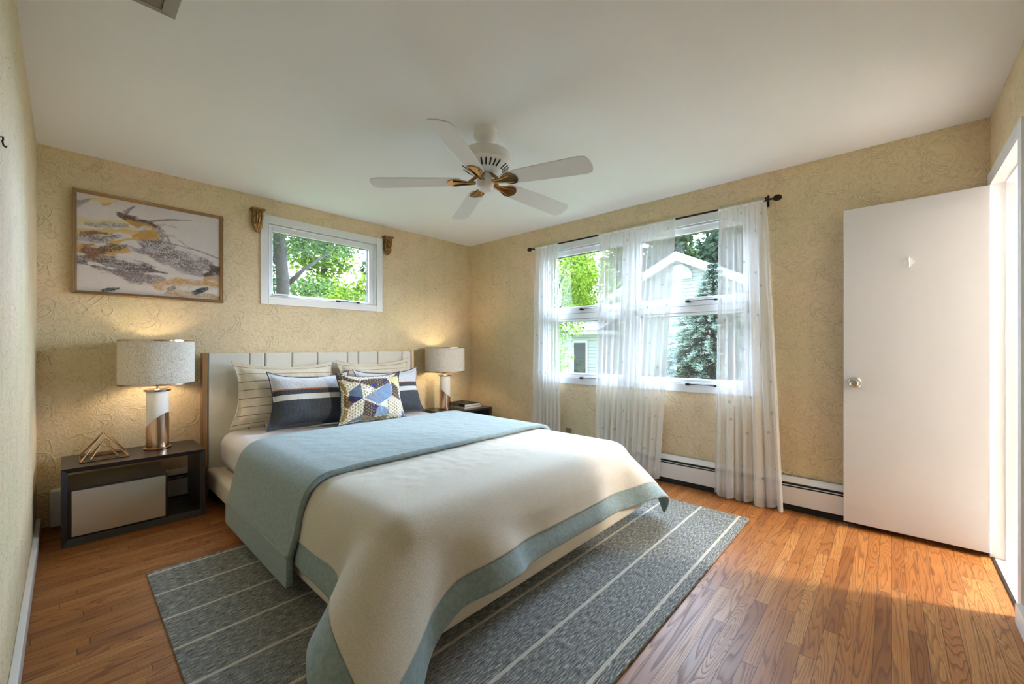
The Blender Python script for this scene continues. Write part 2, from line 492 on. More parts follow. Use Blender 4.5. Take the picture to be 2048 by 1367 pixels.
# ------------------------------------------------------------------ room shell
T = 0.14
bx('floor', (XL - T, XB + T, YC - 0.0, YA + T, -0.12, 0), OAK)['kind'] = 'structure'
bx('ceiling', (XL - T, XB + T, YC - T, YA + T, ZC, ZC + 0.12), CEIL)['kind'] = 'structure'
bx('wall_left', (XL - T, XL, YC, YA, 0, ZC), WALLP)['kind'] = 'structure'
WA = (1.185, 2.21, 1.585, 2.228)       # opening in the headboard wall x0 x1 z0 z1
bm = bmesh.new()
box(bm, XL - T, WA[0], YA, YA + T, 0, ZC); box(bm, WA[1], XB + T, YA, YA + T, 0, ZC)
box(bm, WA[0], WA[1], YA, YA + T, 0, WA[2]); box(bm, WA[0], WA[1], YA, YA + T, WA[3], ZC)
finish(bm, 'wall_back', WALLP)['kind'] = 'structure'
WB = (0.79, 2.77, 0.84, 2.168)
bm = bmesh.new()
box(bm, XB, XB + T, YC - T, WB[0], 0, ZC); box(bm, XB, XB + T, WB[1], YA, 0, ZC)
box(bm, XB, XB + T, WB[0], WB[1], 0, WB[2]); box(bm, XB, XB + T, WB[0], WB[1], WB[3], ZC)
finish(bm, 'wall_right', WALLP)['kind'] = 'structure'
DX0, DX1, DZ = 2.75, 3.43, 2.045
bm = bmesh.new()
box(bm, XL - T, DX0, YC - T, YC, 0, ZC); box(bm, DX1, XB, YC - T, YC, 0, ZC); box(bm, DX0, DX1, YC - T, YC, DZ, ZC)
finish(bm, 'wall_front', WALLP)['kind'] = 'structure'

# hall behind the doorway
PLAST = plain('hall_plaster', (0.26, 0.25, 0.24, 1), 0.8, noise=0.03, scale=3)
TILE = plain('pale_marble', srgb(214, 210, 204), 0.35, noise=0.05, scale=9)
bx('hall_floor', (1.4, 4.4, -2.6, YC, -0.12, 0.002), TILE)['kind'] = 'structure'
bm = bmesh.new()
box(bm, 1.3, 4.5, -2.7, -2.6, 0, ZC); box(bm, 1.3, 1.4, -2.6, YC - T, 0, ZC); box(bm, 4.4, 4.5, -2.6, YC - T, 0, ZC)
box(bm, XB + T, 4.4, YC - T, YC - T + 0.02, 0, ZC)
finish(bm, 'wall_hall', PLAST)['kind'] = 'structure'
bx('ceiling_hall', (1.3, 4.5, -2.7, YC - T, ZC, ZC + 0.1), CEIL)['kind'] = 'structure'

# door lining and casing
bm = bmesh.new()
J = 0.018
box(bm, DX1 - 0.001, DX1 + J, YC - T - 0.012, YC + 0.012, 0, DZ + J); box(bm, DX0 - J, DX0 + 0.001, YC - T - 0.012, YC + 0.012, 0, DZ + J)
box(bm, DX0 - J, DX1 + J, YC - T - 0.012, YC + 0.012, DZ - 0.003, DZ + J)
box(bm, DX1 - 0.012, DX1, YC - 0.082, YC - 0.042, 0, DZ); box(bm, DX0, DX0 + 0.012, YC - 0.082, YC - 0.042, 0, DZ)
box(bm, DX0, DX1, YC - 0.082, YC - 0.042, DZ - 0.012, DZ)
finish(bm, 'trim_1', WHITE, bevel=0.002)['kind'] = 'structure'
bm = bmesh.new()
box(bm, DX1 + 0.006, DX1 + 0.062, YC, YC + 0.014, 0, DZ + 0.066); box(bm, DX0 - 0.062, DX0 - 0.006, YC, YC + 0.014, 0, DZ + 0.066)
box(bm, DX0 - 0.006, DX1 + 0.006, YC, YC + 0.014, DZ + 0.008, DZ + 0.066)
finish(bm, 'trim_2', WHITE, bevel=0.003)['kind'] = 'structure'
bm = bmesh.new()
box(bm, DX0 + 0.0005, DX0 + 0.004, YC - 0.04, YC - 0.006, 0.875, 0.985)
o = finish(bm, 'strike_plate', CHROME, bevel=0.002); tag(o, 'small metal strike plate set in the left side of the doorway lining', 'strike plate')
bx('trim_3', (DX0 + 0.0, DX1, YC - 0.004, YC + 0.008, 0.0, 0.006), BRONZE)['kind'] = 'structure'
# baseboards
bx('baseboard_left', (XL, XL + 0.022, YC, 3.905, 0, 0.085), WHITE, bevel=0.004)['kind'] = 'structure'
bx('baseboard_front', (XL + 0.022, DX0 - 0.062, YC, YC + 0.03, 0, 0.085), WHITE, bevel=0.004)['kind'] = 'structure'

# ------------------------------------------------------------------ windows
OUTF = plain('weathered_outer_frame', srgb(92, 76, 62), 0.7, noise=0.1, scale=20)
def MA(u, v, wd): return (u, YA + wd, v)
def MBw(u, v, wd): return (XB + wd, u, v)
def wbox(bm, F, u0, u1, v0, v1, w0, w1):
    a = F(u0, v0, w0); b = F(u1, v1, w1)
    box(bm, min(a[0], b[0]), max(a[0], b[0]), min(a[1], b[1]), max(a[1], b[1]), min(a[2], b[2]), max(a[2], b[2]))
def ring(bm, F, u0, u1, v0, v1, t, w0, w1):
    t = t if isinstance(t, (list, tuple)) else (t, t, t, t)     # left right bottom top
    wbox(bm, F, u0, u0 + t[0], v0, v1, w0, w1); wbox(bm, F, u1 - t[1], u1, v0, v1, w0, w1)
    wbox(bm, F, u0 + t[0], u1 - t[1], v0, v0 + t[2], w0, w1); wbox(bm, F, u0 + t[0], u1 - t[1], v1 - t[3], v1, w0, w1)
def lever(F, u, v, L, parent, sgn=1):
    bm = bmesh.new()
    def P(du, dv, dw): return Vector(F(u + du * sgn, v + dv, dw))
    tube(bm, [P(0, 0, -0.020), P(L * 0.3, 0.004, -0.026), P(L * 0.75, 0.004, -0.026), P(L, 0.0, -0.024)], [0.005, 0.0032, 0.0032, 0.004], 8)
    wbox(bm, F, u - 0.016, u + 0.016, v - 0.009, v + 0.009, -0.022, 0.006)
    wbox(bm, F, u + (L - 0.012) * sgn, u + (L + 0.012) * sgn, v - 0.007, v + 0.007, -0.026, -0.008)
    return finish(bm, 'crank_handle', BRONZE, parent, smooth='auto')

# window over the bed
win = struct('window_1')
bm = bmesh.new()
ring(bm, MA, 1.128, 2.274, 1.522, 2.294, (0.060, 0.066, 0.066, 0.068), -0.014, 0.0)
ring(bm, MA, WA[0], WA[1], WA[2], WA[3], 0.012, 0.0, 0.050)
ring(bm, MA, WA[0] + 0.002, WA[1] - 0.002, WA[2] + 0.002, WA[3] - 0.002, 0.016, 0.0, 0.02)
finish(bm, 'casing', WHITE, win, bevel=0.003)
bm = bmesh.new()
ring(bm, MA, WA[0] + 0.014, WA[1] - 0.014, WA[2] + 0.012, WA[3] - 0.012, (0.034, 0.058, 0.022, 0.050), 0.020, 0.041)
finish(bm, 'sash', WHITE, win, bevel=0.004)
bm = bmesh.new(); ring(bm, MA, WA[0], WA[1], WA[2], WA[3], (0.050, 0.074, 0.038, 0.064), 0.0415, 0.075); ring(bm, MA, WA[0], WA[1], WA[2], WA[3], 0.012, 0.075, 0.135)
finish(bm, 'outer_frame', OUTF, win)
bm = bmesh.new(); wbox(bm, MA, WA[0] + 0.04, WA[1] - 0.06, WA[2] + 0.02, WA[3] - 0.05, 0.030, 0.034)
finish(bm, 'glass_pane', GLASS, win)
lever(MA, 1.80, 1.598, 0.20, win)
bm = bmesh.new(); wbox(bm, MA, 1.225, 1.36, 1.607, 1.620, 0.0, 0.03); finish(bm, 'latch', WHITE, win, bevel=0.002)

# pair of stacked windows in the window wall
CB = (0.72, 2.84, 0.778, 2.236)
def side_window(name, u0, u1, cu0, cu1):
    w_ = struct(name)
    bm = bmesh.new()
    wbox(bm, MBw, cu0, cu1, WB[3] - 0.004, CB[3], -0.014, 0.0)
    wbox(bm, MBw, cu0, cu1, CB[2], WB[2] + 0.006, -0.014, 0.0)
    wbox(bm, MBw, cu0, u0 + 0.004, WB[2], WB[3], -0.014, 0.0); wbox(bm, MBw, u1 - 0.004, cu1, WB[2], WB[3], -0.014, 0.0)
    ring(bm, MBw, u0, u1, WB[2], WB[3], 0.012, 0.0, 0.050)
    ring(bm, MBw, u0 + 0.002, u1 - 0.002, WB[2] + 0.002, WB[3] - 0.002, 0.018, 0.0, 0.018)
    wbox(bm, MBw, u0, u1, 1.440, 1.492, 0.0, 0.050)
    if u0 < 1.0: wbox(bm, MBw, u1, cu1, WB[2], WB[3], 0.0, 0.050)
    else: wbox(bm, MBw, cu0, u0, WB[2], WB[3], 0.0, 0.050)
    finish(bm, 'casing', WHITE, w_, bevel=0.003)
    for v0, v1, tb, tt, hz in ((1.495, WB[3] - 0.012, 0.068, 0.058, 1.53), (WB[2] + 0.004, 1.438, 0.040, 0.022, 0.842)):
        bm = bmesh.new(); ring(bm, MBw, u0 + 0.012, u1 - 0.012, v0, v1, (0.036, 0.036, tb, tt), 0.010, 0.031)
        s = finish(bm, 'sash', WHITE, w_, bevel=0.004)
        bm = bmesh.new(); wbox(bm, MBw, u0 + 0.04, u1 - 0.04, v0 + tb - 0.01, v1 - tt + 0.01, 0.020, 0.024)
        finish(bm, 'glass_pane', GLASS, s)
        bm = bmesh.new(); ring(bm, MBw, u0 + 0.002, u1 - 0.002, v0 - 0.002, v1 + 0.002, (0.041, 0.041, tb + 0.005, tt + 0.004), 0.0315, 0.070)
        finish(bm, 'outer_frame', OUTF, s)
        lever(MBw, (2.285 if u0 > 1 else 1.245), hz, 0.22, w_, -1)
    bm = bmesh.new(); ring(bm, MBw, u0, u1, WB[2], WB[3], 0.012, 0.070, 0.135); wbox(bm, MBw, u0, u1, 1.440, 1.492, 0.0505, 0.135)
    if u0 < 1.0: wbox(bm, MBw, u1, cu1, WB[2], WB[3], 0.0505, 0.135)
    else: wbox(bm, MBw, cu0, u0, WB[2], WB[3], 0.0505, 0.135)
    finish(bm, 'outer_frame', OUTF, w_)
    return w_
side_window('window_2', 1.80, WB[1], 1.76, CB[1])
side_window('window_3', WB[0], 1.72, CB[0], 1.76)

# ------------------------------------------------------------------ hot-water baseboard heaters
def heater(name, label, L, loc, rz, cap0, cap1):
    """local: x along the wall from 0 to L, y=0 at the wall, -0.06 is the front"""
    t = thing(name, label, 'heater', loc, rz)
    H = 0.235
    bm = bmesh.new(); box(bm, 0, L, -0.008, 0, 0.0, H)
    prism(bm, [(0, H), (-0.030, H), (-0.058, H - 0.030), (-0.058, H - 0.036), (-0.028, H - 0.006), (0, H - 0.006)], Matrix(((0, 0, 1, 0), (1, 0, 0, 0), (0, 1, 0, 0), (0, 0, 0, 1))), 0, L)
    finish(bm, 'back_plate', HEATW, t)
    bx('fin_tube', (0.01, L - 0.01, -0.046, -0.01, 0.06, 0.194), BLACK, t)
    bx('damper', (0.005, L - 0.005, -0.058, -0.050, 0.178, 0.182), HEATW, t)
    bm = bmesh.new(); box(bm, 0, L, -0.060, -0.054, 0.046, 0.166); box(bm, 0, L, -0.060, -0.046, 0.162, 0.167); box(bm, 0, L, -0.060, -0.046, 0.045, 0.049)
    finish(bm, 'front_cover', HEATW, t, bevel=0.0015)
    bx('toe_gap', (0.0, L, -0.045, -0.008, 0.0, 0.044), BLACK, t)
    for c in (cap0, cap1):
        if c:
            bx('end_cap', (c[0], c[1], -0.064, 0, 0.004, H + 0.003), HEATW, t, bevel=0.012, seg=3)
    return t
heater('baseboard_heater', 'white baseboard heater running along the headboard wall behind the nightstand', 3.46, (-0.02, YA, 0), 0, (-0.052, 0.055), None)
heater('baseboard_heater', 'white baseboard heater with twin dark slots under the curtained windows', 3.85, (XB, 3.905, 0), -PI / 2, None, None)

# ------------------------------------------------------------------ the open door
d1 = struct('door_1', (3.398, -0.394, 0))
d1.rotation_euler = (0, 0, math.radians(-0.3))
bx('door_leaf', (0, 0.035, 0, 0.622, 0.032, 2.030), DOORP, d1, bevel=0.002)
bm = bmesh.new()
MK = Matrix.Translation((0, 0.565, 0.925)) @ Matrix.Rotation(-PI / 2, 4, 'Y')
lathe(bm, [(0.0, 0), (0.034, 0.0), (0.034, 0.004), (0.029, 0.010), (0.013, 0.014), (0.012, 0.030), (0.020, 0.036), (0.026, 0.046), (0.027, 0.054), (0.024, 0.060), (0.017, 0.063), (0.015, 0.061), (0.007, 0.061), (0.006, 0.064), (0.0, 0.064)], 40, MK, caps=False)
finish(bm, 'door_knob', CHROME, d1, smooth='auto', angle=30)
bx('latch_plate', (0.006, 0.029, 0.6205, 0.6235, 0.89, 0.95), GOLDT, d1)
bm = bmesh.new()
# small self-adhesive hook, diamond plate with a triangular loop standing off it
MH = Matrix.Translation((0, 0.318, 1.655)) @ Matrix(((0, 0, -1, 0), (1, 0, 0, 0), (0, 1, 0, 0), (0, 0, 0, 1)))
prism(bm, [(-0.028, 0), (0, 0.03), (0.028, 0), (0, -0.03)], MH, 0, 0.004)
for a, c in (((0.0, 0.028, 0.004), (0.0, 0.0, 0.032)), ((0.0, -0.028, 0.004), (0.0, 0.0, 0.032)), ((0, 0.028, 0.004), (0, -0.028, 0.004))):
    tube(bm, [MH @ Vector(a), MH @ Vector(c)], 0.0035, 8)
finish(bm, 'hook', WHITE, d1, smooth='auto')
for hz in (0.285, 1.865):
    bm = bmesh.new(); box(bm, 0.010, 0.0345, -0.0025, 0.0, hz - 0.045, hz + 0.045)
    box(bm, 0.0345, 0.037, -0.030, 0.0, hz - 0.045, hz + 0.045)
    tube(bm, [(0.039, -0.004, hz - 0.047), (0.039, -0.004, hz + 0.047)], 0.006, 10)
    finish(bm, 'hinge', WHITE, d1, smooth='auto')

# ------------------------------------------------------------------ ceiling fan
FC = (1.691, 1.775)
fan = thing('ceiling_fan', 'white five-blade ceiling fan with brass blade irons hanging from the ceiling', 'ceiling fan', (FC[0], FC[1], ZC))
bm = bmesh.new(); lathe(bm, [(0.068, 0), (0.068, -0.030), (0.072, -0.034), (0.070, -0.052), (0.060, -0.066), (0.044, -0.080), (0.040, -0.085), (0.036, -0.094), (0.024, -0.098), (0.015, -0.098)], 48)
finish(bm, 'canopy', FANW, fan, smooth='auto', angle=35)
bm = bmesh.new(); lathe(bm, [(0.022, -0.09), (0.024, -0.106), (0.014, -0.112), (0.013, -0.132)], 24)
finish(bm, 'downrod', FANW, fan, smooth='auto')
bm = bmesh.new()
lathe(bm, [(0.02, -0.128), (0.060, -0.130), (0.120, -0.138), (0.146, -0.146), (0.152, -0.153), (0.152, -0.196), (0.147, -0.200), (0.12, -0.200)], 64, caps=False)
finish(bm, 'motor_housing', FANW, fan, smooth='auto', angle=35)
vb = bmesh.new()
lathe(vb, [(0.153, -0.196), (0.154, -0.206), (0.148, -0.214), (0.100, -0.246), (0.066, -0.262), (0.050, -0.266), (0.0, -0.266)], 64, caps=False)
mh = finish(vb, 'vented_plate', FANW, fan, smooth='auto', angle=35)
for k in range(30):
    if k % 6 == 5: continue
    a = 2 * PI * k / 30
    Mx = Matrix.Rotation(a, 4, 'Z') @ Matrix.Translation((0.1185, 0, -0.2335)) @ Matrix.Rotation(math.radians(-33.7), 4, 'Y')
    bm = bmesh.new()
    prism(bm, [(-0.023, 0.003), (-0.018, 0.0048), (0.018, 0.0040), (0.023, 0.002), (0.023, -0.002), (0.018, -0.0040), (-0.018, -0.0048), (-0.023, -0.003)], Mx, -0.0022, 0.003)
    finish(bm, 'cooling_slot', BLACK, mh)
bm = bmesh.new(); lathe(bm, [(0.030, -0.264), (0.044, -0.270), (0.050, -0.282), (0.050, -0.325), (0.046, -0.345), (0.038, -0.352), (0.036, -0.358), (0.0, -0.360)], 48, caps=False)
finish(bm, 'switch_cup', FANW, fan, smooth='auto', angle=35)
for ang, dz, pitch in ((135.7, 0.0, 2), (63.7, -0.005, -8), (-8.3, -0.015, -18), (-80.3, -0.033, -17), (-152.3, 0.033, -14)):
    R_ = Matrix.Rotation(math.radians(ang), 4, 'Z')
    Mb = R_ @ Matrix.Translation((0, 0, -0.306)) @ Matrix.Rotation(-math.atan2(dz - 0.022, 0.664), 4, 'Y') @ Matrix.Rotation(math.radians(pitch), 4, 'X')
    prof = [(0.145, -0.042), (0.17, -0.052), (0.30, -0.058), (0.45, -0.063), (0.62, -0.068), (0.655, -0.060), (0.668, -0.035), (0.672, 0.0), (0.668, 0.035), (0.655, 0.060), (0.62, 0.068), (0.45, 0.063), (0.30, 0.058), (0.17, 0.052), (0.145, 0.042)]
    bm = bmesh.new(); prism(bm, prof, Mb, -0.003, 0.003)
    blade = finish(bm, 'blade', BLADE, fan, bevel=0.0015)
    bm = bmesh.new()
    iron = [(0.055, -0.014), (0.10, -0.012), (0.135, -0.030), (0.175, -0.046), (0.205, -0.040), (0.222, -0.018), (0.226, 0.0), (0.222, 0.018), (0.205, 0.040), (0.175, 0.046), (0.135, 0.030), (0.10, 0.012), (0.055, 0.014)]
    prism(bm, iron, Mb, -0.010, -0.003)
    for sgn in (-1, 1):
        tube(bm, [Mb @ Vector((0.06, sgn * 0.008, -0.011)), Mb @ Vector((0.12, sgn * 0.016, -0.013)), Mb @ Vector((0.19, sgn * 0.030, -0.012))], 0.004, 8)
    tube(bm, [R_ @ Vector((0.040, 0, -0.268)), R_ @ Vector((0.068, 0, -0.290)), Mb @ Vector((0.10, 0, -0.006))], 0.010, 10)
    finish(bm, 'blade_iron', BRASS, blade, smooth='auto')

# ------------------------------------------------------------------ ceiling vent
t = thing('ceiling_vent', 'pale grey metal ceiling air vent with slanted louvres', 'vent', (0, 0, ZC))
VX0, VX1, VY0, VY1 = -0.085, 0.291, 1.70, 2.073
bm = bmesh.new()
for (ox, oy, ix, iy, zo, zi) in ((0, 0, 0.045, 0.045, 0.0, -0.006), ):
    o_ = [(VX0, VY0), (VX1, VY0), (VX1, VY1), (VX0, VY1)]
    i_ = [(VX0 + ix, VY0 + iy), (VX1 - ix, VY0 + iy), (VX1 - ix, VY1 - iy), (VX0 + ix, VY1 - iy)]
    A = [bm.verts.new((x, y, -0.002)) for x, y in o_]; B = [bm.verts.new((x, y, -0.016)) for x, y in i_]
    A0 = [bm.verts.new((x, y, 0.0)) for x, y in o_]; B0 = [bm.verts.new((x, y, 0.0)) for x, y in i_]
    for k in range(4):
        n = (k + 1) % 4
        bm.faces.new((A[k], A[n], B[n], B[k])); bm.faces.new((A0[k], A0[n], A[n], A[k])); bm.faces.new((B[k], B[n], B0[n], B0[k]))
finish(bm, 'frame', SLATM, t)
bx('duct_mouth', (VX0 + 0.045, VX1 - 0.045, VY0 + 0.045, VY1 - 0.045, -0.0015, 0.0), BLACK, t)
for k in range(7):
    y = VY0 + 0.065 + k * 0.041
    bm = bmesh.new(); prism(bm, [(0, -0.002), (0.030, -0.013), (0.030, -0.0145), (0, -0.0035)], Matrix(((0, 0, 1, 0), (1, 0, 0, y - 0.01), (0, 1, 0, 0), (0, 0, 0, 1))), VX0 + 0.046, VX1 - 0.046)
    finish(bm, 'louvre', SLATM, t)

# ------------------------------------------------------------------ framed painting
def vnoise(s, t_, freq, seed, octs=3):
    """smooth value noise on arrays"""
    r = np.random.RandomState(seed); G = r.rand(64, 64); out = np.zeros_like(s); amp = 1; tot = 0
    for o_ in range(octs):
        x = s * freq[0] * 2 ** o_ + 11.3 * o_; y = t_ * freq[1] * 2 ** o_ + 5.7 * o_
        xi = np.floor(x).astype(int); yi = np.floor(y).astype(int); fx = x - xi; fy = y - yi
        fx = fx * fx * (3 - 2 * fx); fy = fy * fy * (3 - 2 * fy)
        g = lambda a, b_: G[a % 64, b_ % 64]
        v = (g(xi, yi) * (1 - fx) + g(xi + 1, yi) * fx) * (1 - fy) + (g(xi, yi + 1) * (1 - fx) + g(xi + 1, yi + 1) * fx) * fy
        out += v * amp; tot += amp; amp *= 0.55
    return out / tot

def homog(src, dst):
    A = []; bb = []
    for (x, y), (u, v) in zip(src, dst):
        A.append([x, y, 1, 0, 0, 0, -u * x, -u * y]); bb.append(u)
        A.append([0, 0, 0, x, y, 1, -v * x, -v * y]); bb.append(v)
    h = np.append(np.linalg.solve(np.array(A, float), np.array(bb, float)), 1).reshape(3, 3)
    def f(p):
        q = h @ np.array([p[0], p[1], 1.0]); return q[:2] / q[2]
    return f

def painting_colours(ni, nj):
    H = homog([(80, 70), (1710, 365), (1705, 1300), (75, 1195)], [(0, 1), (1, 1), (1, 0), (0, 0)])
    s, t_ = np.meshgrid(np.linspace(0, 1, ni), np.linspace(0, 1, nj), indexing='ij')
    asp = 0.83 / 0.69
    C = np.empty((ni, nj, 3)); C[:] = srgb3(208, 199, 197)
    n0 = vnoise(s, t_, (5, 4), 1); C *= (0.94 + 0.12 * n0)[..., None]
    fine = vnoise(s, t_, (150, 125), 2, 2); mid = vnoise(s + 0.3 * t_, t_, (14, 46), 3)
    warp = (vnoise(s, t_, (9, 9), 4) - 0.5)
    def stroke(pts, wid, col, dens=0.8, speck=0.5, edge=0.5):
        nonlocal C
        P = np.array([H(p) for p in pts]); P[:, 0] *= asp
        X = s * asp; Y = t_
        best = np.full(s.shape, 1e9)
        for (a, b_), (w0, w1) in zip(zip(P, P[1:]), zip(wid, wid[1:])):
            d = b_ - a; L = d @ d
            k = np.clip(((X - a[0]) * d[0] + (Y - a[1]) * d[1]) / L, 0, 1)
            dist = np.hypot(X - a[0] - k * d[0], Y - a[1] - k * d[1])
            wv = (w0 + (w1 - w0) * k) / 1150.0 / 2 * 1.45
            best = np.minimum(best, dist / wv)
        e = best + warp * edge * 3.4 + (mid - 0.5) * edge * 2.2
        al = np.clip((1.0 - e) * 2.4, 0, 1) * min(1.0, dens * 1.12)
        sp = np.clip((fine - 0.5 + (mid - 0.5) * 0.6) * 6 + 0.72 + (0.5 - speck), 0, 1)
        al = al * (1 - speck + speck * sp)
        C = C * (1 - al[..., None]) + srgb3(*col) * al[..., None]
    MV = (96, 82, 86)
    stroke([(1010, 470), (960, 640), (1120, 770), (1400, 890), (1710, 975)], (90, 300, 240, 190, 110), MV, 0.8, 0.65)
    stroke([(700, 700), (900, 800), (1200, 930), (1500, 1010), (1700, 1030)], (40, 60, 80, 60, 40), (128, 112, 116), 0.7, 0.6)
    stroke([(80, 830), (400, 880), (800, 940), (1080, 1000)], (120, 170, 180, 50), MV, 0.9, 0.5)
    stroke([(420, 960), (800, 1050), (1060, 1060)], (60, 110, 40), (120, 106, 110), 0.85, 0.5)
    stroke([(560, 770), (850, 830), (1150, 960)], (60, 70, 30), (214, 204, 200), 0.9, 0.2)
    stroke([(220, 885), (330, 900), (420, 935)], (30, 26, 8), (214, 204, 200), 0.9, 0.2)
    stroke([(860, 1000), (1020, 1000), (1200, 1040)], (14, 36, 26), (212, 202, 198), 0.9, 0.2)
    stroke([(80, 430), (320, 420), (640, 410)], (80, 70, 50), (212, 190, 128), 0.8, 0.4)
    stroke([(190, 440), (400, 450), (640, 455)], (50, 70, 40), (104, 112, 120), 0.75, 0.7)
    stroke([(80, 520), (320, 530), (640, 510), (960, 560)], (60, 80, 90, 110), (206, 170, 92), 0.9, 0.35)
    stroke([(150, 545), (300, 535), (420, 550)], (40, 50, 30), (120, 84, 62), 0.85, 0.4)
    stroke([(740, 590), (840, 560), (960, 560)], (70, 110, 80), (184, 140, 72), 0.9, 0.35)
    stroke([(80, 590), (300, 610), (560, 570)], (60, 90, 60), (92, 86, 90), 0.75, 0.7)
    stroke([(500, 650), (660, 610), (760, 600)], (40, 50, 40), (204, 160, 74), 0.9, 0.3)
    stroke([(80, 730), (350, 745), (650, 730)], (120, 110, 60), (196, 150, 76), 0.9, 0.35)
    stroke([(200, 745), (350, 750)], (110, 90), (112, 78, 66), 0.85, 0.35)
    stroke([(370, 730), (520, 710), (640, 680)], (70, 60, 30), (78, 72, 66), 0.8, 0.6)
    stroke([(580, 335), (760, 405), (900, 435), (1010, 465)], (50, 80, 60, 20), (94, 68, 56), 0.95, 0.2)
    stroke([(660, 400), (780, 450), (930, 470)], (20, 60, 40), (190, 144, 76), 0.85, 0.35)
    stroke([(640, 300), (670, 270), (740, 230)], (40, 26, 8), (120, 106, 112), 0.8, 0.5)
    stroke([(760, 505), (840, 480), (910, 480)], (22, 34, 22), (196, 198, 204), 0.8, 0.5)
    stroke([(240, 155), (380, 165), (510, 178)], (44, 50, 20), (216, 190, 130), 0.85, 0.2)
    stroke([(380, 215), (460, 200)], (30, 20), (190, 156, 96), 0.8, 0.3)
    stroke([(80, 190), (170, 175), (240, 150)], (50, 40, 14), (136, 126, 136), 0.75, 0.4)
    stroke([(880, 410), (1000, 390), (1180, 380), (1390, 386)], (24, 22, 24, 6), (122, 102, 100), 0.8, 0.35, 0.25)
    stroke([(1100, 560), (1150, 650), (1320, 700), (1480, 740), (1705, 830)], (10, 10, 9, 8, 8), (112, 100, 100), 0.75, 0.3, 0.1)
    stroke([(1235, 610), (1340, 690), (1500, 745), (1705, 820)], (8, 8, 8, 6), (120, 108, 108), 0.75, 0.3, 0.1)
    stroke([(1110, 600), (1190, 740), (1400, 840), (1705, 930)], (8, 8, 8, 8), (128, 114, 114), 0.75, 0.3, 0.1)
    stroke([(1000, 470), (1080, 440), (1220, 470)], (40, 50, 20), (150, 138, 138), 0.6, 0.8)
    stroke([(1540, 1020), (1640, 960), (1710, 960)], (40, 90, 110), (84, 66, 64), 0.9, 0.2)
    stroke([(1560, 1050), (1710, 1060)], (50, 70), (186, 150, 96), 0.85, 0.4)
    stroke([(1030, 1140), (1300, 1095), (1705, 1130)], (90, 90, 80), (190, 142, 70), 0.85, 0.6)
    stroke([(1110, 1180), (1400, 1170), (1705, 1200)], (50, 80, 60), (214, 212, 212), 0.7, 0.7)
    stroke([(1120, 1225), (1400, 1240), (1705, 1270)], (60, 60, 60), (180, 138, 78), 0.8, 0.65)
    stroke([(1420, 1215), (1500, 1190), (1560, 1170)], (50, 50, 20), (44, 56, 72), 0.9, 0.4)
    stroke([(1120, 1190), (1180, 1160)], (30, 30), (70, 60, 56), 0.7, 0.6)
    stroke([(370, 1200), (440, 1185), (555, 1170)], (30, 36, 12), (52, 58, 60), 0.9, 0.4)
    C *= (0.93 + 0.14 * fine)[..., None]
    return np.clip(C, 0, 1)

pic = thing('framed_painting', 'abstract painting of gold and mauve swirls in a bronze frame', 'painting', (0.442, YA, 1.852))
PW, PH = 0.415, 0.346
bm = bmesh.new()
MP = Matrix(((1, 0, 0, 0), (0, 0, 1, 0), (0, 1, 0, 0), (0, 0, 0, 1)))
def frame_ring(bm, w_, h_, prof):
    loops = []
    for inset, dep in prof:
        loops.append([bm.verts.new((sx * (w_ - inset), -dep, sz * (h_ - inset))) for sx, sz in ((-1, -1), (1, -1), (1, 1), (-1, 1))])
    for a, b_ in zip(loops, loops[1:]):
        for k in range(4): bm.faces.new((a[k], a[(k + 1) % 4], b_[(k + 1) % 4], b_[k]))
frame_ring(bm, PW, PH, [(0.0, 0.002), (0.0, 0.030), (0.004, 0.034), (0.008, 0.030), (0.014, 0.030), (0.017, 0.026), (0.021, 0.026), (0.022, 0.018), (0.022, 0.004)])
finish(bm, 'picture_frame', plain('bronze_frame', srgb(152, 122, 86), 0.4, 0.6), pic)
ni, nj = 340, 285
s_, t_ = np.meshgrid(np.linspace(-1, 1, ni), np.linspace(-1, 1, nj), indexing='ij')
P = np.stack([s_ * (PW - 0.021), np.full_like(s_, -0.017), t_ * (PH - 0.021)], -1)
grid_obj('canvas', P, attr_mat('painted_canvas', 0.7, 0.35, 260), pic, smooth=False, cols=painting_colours(ni, nj))
bx('backing', (-PW + 0.01, PW - 0.01, -0.014, -0.002, -PH + 0.01, PH - 0.01), ESPRESSO, pic)

